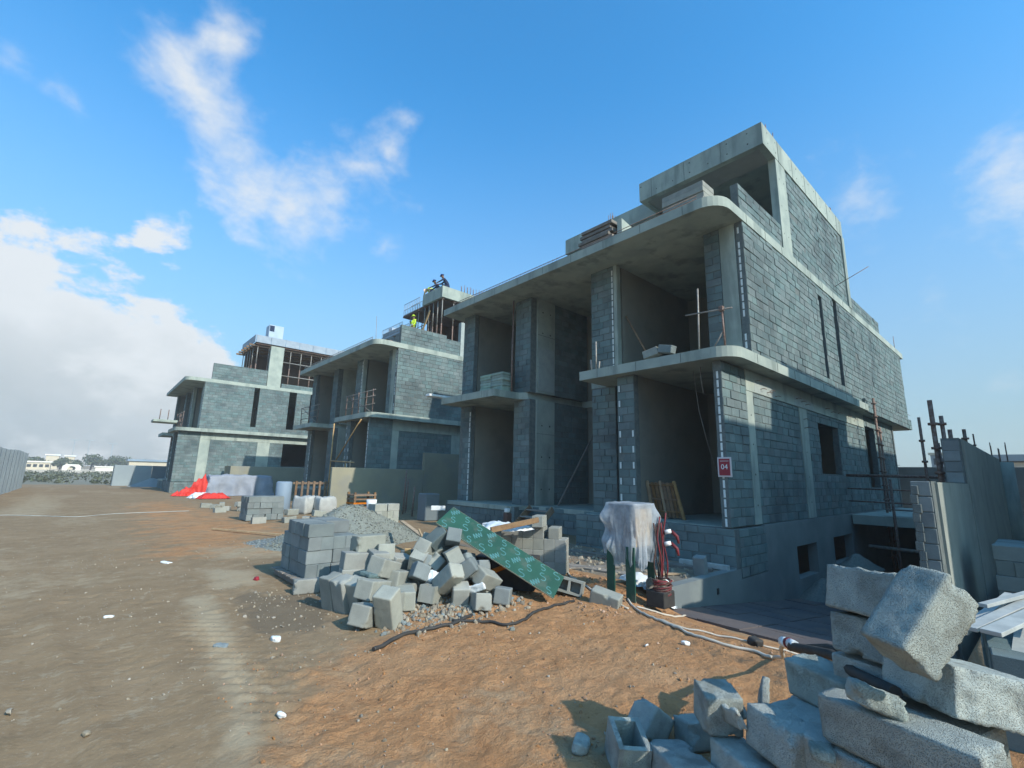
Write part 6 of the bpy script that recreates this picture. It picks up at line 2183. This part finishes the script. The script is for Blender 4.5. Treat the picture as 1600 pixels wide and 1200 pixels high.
nz = lambda x, y, f, s: mnoise.noise(Vector((x * f, y * f, s)))
scatter('loose_stones', 1100, (-1.5, 5.2, 2.2, 14), .012, 'stone_pale', lambda x, y: max(0.02, .25 + 1.2 * nz(x, y, .9, 3)) * (1.0 if y < 8 else .6))
scatter('sand_clods', 1300, (.8, 6.6, 1.2, 6.0), .011, 'stone_sand', lambda x, y: max(0.02, .3 + 1.0 * nz(x, y, 1.3, 8)) if x > 1.0 else 0)
scatter('rubble', 900, (2.7, 4.9, 4.75, 6.6), .028, 'stone_pale', lambda x, y: math.exp(-(((x - 3.7) / .8) ** 2 + ((y - 5.35) / .38) ** 2)))
scatter('block_shards', 420, (2.5, 4.8, 5.0, 7.3), .03, 'block_stock', lambda x, y: math.exp(-(((x - 3.6) / .9) ** 2 + ((y - 5.75) / .75) ** 2)))
scatter('rubble', 160, (1.6, 2.9, 5.7, 7.8), .018, 'stone_pale', lambda x, y: .6)
scatter('rubble', 420, (5.0, 7.0, 3.9, 6.0), .02, 'stone_sand', lambda x, y: .5)
m = MB()
for i in range(900):
    x, y = random.uniform(7.3, 10.1), random.uniform(4.7, 9.8)
    if random.random() < .5 and (x < 8.6 or nz(x, y, .8, 4) < 0):
        continue
    pebble(m, Vector((x, y, -.055)), random.choice((.012, .018, .025, .04, .06)), i)
m.build('rubble', 'stone_pale')['kind'] = 'stuff'
for i, (a, b, w, mt) in enumerate((((6.9, 6.9), (8.4, 6.1), .14, 'wood_grey'), ((8.0, 5.4), (8.9, 4.9), .09, 'wood_light'), ((7.0, 8.2), (9.2, 8.6), .12, 'wood_grey'), ((8.8, 7.4), (9.3, 5.9), .06, 'steel_rust'))):
    timber('plank', ('grey plank lying askew on the terrace behind the wrapped board', 'short pale plank lying near the terrace wall corner', 'long grey plank at the back left of the terrace', 'rusty bar lying along the terrace before the plinth')[i], (a[0], a[1], -.035), (b[0], b[1], -.03), w, .03, mt)
def sc(x, y):
    return .4

# ------------------------------------------------------------------ far field, trees, farm buildings
def leaf_cloud(mb, c, r, n, ls, flat=.7):
    for i in range(n):
        while True:
            p = Vector((random.uniform(-1, 1), random.uniform(-1, 1), random.uniform(-1, 1)))
            if p.length < 1 and p.length > .35:
                break
        p = Vector((p.x * r[0], p.y * r[1], p.z * r[2])) + Vector(c)
        a = Vector((random.gauss(0, 1), random.gauss(0, 1), random.gauss(0, 1))).normalized()
        b = a.orthogonal().normalized()
        s = ls * random.uniform(.6, 1.4)
        q = a.cross(b)
        mb.add([p + b * s, p + q * s * flat, p - b * s, p - q * s * flat], [(0, 1, 2, 3)])


mb = MB()
for i in range(150):
    y = 62 + 90 * random.random() ** 1.2
    x = random.uniform(-6 - y * .06, 4 + y * .05)
    w = random.uniform(.5, 1.7)
    leaf_cloud(mb, (x, y, .1), (w, w * .8, .35 + .3 * random.random()), 26, .16)
o = mb.build('scrub', 'scrub_green')
o['kind'] = 'stuff'

TREES = [(-16.5, 250, 4.8, 4.6), (-13.2, 255, 3.6, 4.2), (-8.2, 245, 3.5, 4.6), (-4.6, 258, 3.0, 4.2), (.4, 248, 4.6, 6.6), (4.2, 256, 4.8, 6.8), (8.3, 250, 4.4, 6.0), (12.5, 255, 4.4, 5.4), (17.5, 260, 4.8, 5.2), (24, 262, 4.8, 5.0), (-21, 255, 5, 5.4), (30, 265, 5, 5.6)]
TL = ['leftmost round tree over the sheet hoarding on the horizon', 'small tree beside the leftmost one on the horizon', 'low tree left of the white arched gate on the horizon', 'small pale tree behind the arched gate on the horizon',
      'tallest broad tree in the middle of the horizon', 'broad tree right of the tallest one on the horizon', 'tree third in the row right of the arched gate', 'tree left of the blue roofed shed', 'tree behind the left end of the blue roofed shed', 'tree behind the right end of the blue roofed shed', 'tree hidden behind the sheet hoarding', 'tree at the far right behind the farthest house']
for (x, y, r, h), lb in zip(TREES, TL):
    t = empty('tree')
    tag(t, lb, 'tree', 'trees along the horizon')
    MB().tube([(x, y, -.2), (x + .2, y, h * .35), (x + .1, y, h * .7)], [.35, .25, .12], 6).tube([(x + .15, y, h * .4), (x - r * .4, y, h * .7)], [.16, .07], 5).tube([(x + .15, y, h * .35), (x + r * .45, y, h * .65)], [.16, .07], 5).build('trunk', 'trunk', t)
    m = MB()
    for k in range(7):
        a = random.uniform(0, 6.28)
        q = random.uniform(.2, .75) * r
        leaf_cloud(m, (x + q * math.cos(a), y + q * math.sin(a), h * random.uniform(.42, .78)), (r * .45, r * .45, h * .24), 90, .34)
    m.build('crown', 'foliage', t)


def farm(label, x0, x1, y, h, roof=None, wall='house_white', win=0, arch=False, name='farm_building'):
    b = empty(name)
    tag(b, label, 'building')
    w = MB()
    if arch:
        n = 10
        pts = [(x0, 0), (x0 + (x1 - x0) * .28, 0)] + [(x0 + (x1 - x0) * (.5 - .22 * math.cos(math.pi * k / n)), h * .35 + h * .35 * math.sin(math.pi * k / n)) for k in range(n + 1)] + [(x1 - (x1 - x0) * .28, 0), (x1, 0), (x1, h * .7), (x1 - .8, h), (x0 + .8, h), (x0, h * .7)]
        N = len(pts)
        V = [(px, y, pz) for px, pz in pts] + [(px, y + .6, pz) for px, pz in pts]
        w.add(V, [tuple(range(N)), tuple(range(2 * N - 1, N - 1, -1))] + [(i, i + N, (i + 1) % N + N, (i + 1) % N) for i in range(N)])
    else:
        w.box(x0, x1, y, y + 6, 0, h)
    w.build('wall', wall, b)
    if roof:
        MB().prism([(x0 - .4, y - .4), (x1 + .4, y - .4), (x1 + .4, y + 6.4), (x0 - .4, y + 6.4)], h + .01, h + .5).build('roof', roof, b)
    for k in range(win):
        xx = x0 + (k + .5) * (x1 - x0) / win
        MB().box(xx - .5, xx + .5, y - .06, y - .01, h * .35, h * .75).build('window', 'dark_glass', b)


farm('low white house with windows left on the horizon', -16.6, -10.5, 236, 2.5, 'house_white', 'house_tan', 4)
farm('white arched gate on the horizon', -7.2, -2.2, 234, 2.1, None, 'house_white', 0, True, 'arched_gate')
farm('long low white wall building right of the arched gate', 1.8, 9.0, 236, 1.2, 'house_white', 'house_white', 0)
farm('white roofed building behind the low white house', -14, -10, 275, 5.6, 'plastic_white', 'house_tan', 0)
farm('second white roofed building behind the arched gate', -8.2, -5.2, 275, 5.4, 'plastic_white', 'house_tan', 0)
farm('long shed with blue grey roof behind the dark sheet fence', 7.2, 15.6, 150, 3.1, 'shed_roof', 'house_tan', 0, False, 'shed')
for i, (x, y, h) in enumerate(((-6.5, 290, 13), (-1.5, 300, 13.5), (7, 300, 12.5))):
    p = empty('floodlight_mast')
    tag(p, '%s thin mast with a flat lamp head above the distant trees' % ('left', 'middle', 'right')[i], 'mast', 'masts above the distant trees')
    MB().tube([(x, y, 0), (x, y, h)], .12, 6).build('pole', 'hoarding', p)
    MB().cbox((x, y, h), (3.4, .3, .25), None, .02).build('lamp_head', 'hoarding', p)

# ------------------------------------------------------------------ thin dusty air
hz_m = bpy.data.materials.new('haze')
hz_m.use_nodes = True
hz_m.node_tree.nodes.clear()
_N = NT(hz_m.node_tree)
_v = _N.n('ShaderNodeVolumePrincipled')
_v.inputs['Color'].default_value = (0.90, 0.94, 0.97, 1)
_v.inputs['Density'].default_value = 0.0011
_o = _N.n('ShaderNodeOutputMaterial')
_N.l(_v.outputs[0], _o.inputs['Volume'])
MATS['haze'] = hz_m
o = MB().box(-330, 330, -330, 330, -5, 24).build('haze', 'haze')
o['kind'] = 'stuff'
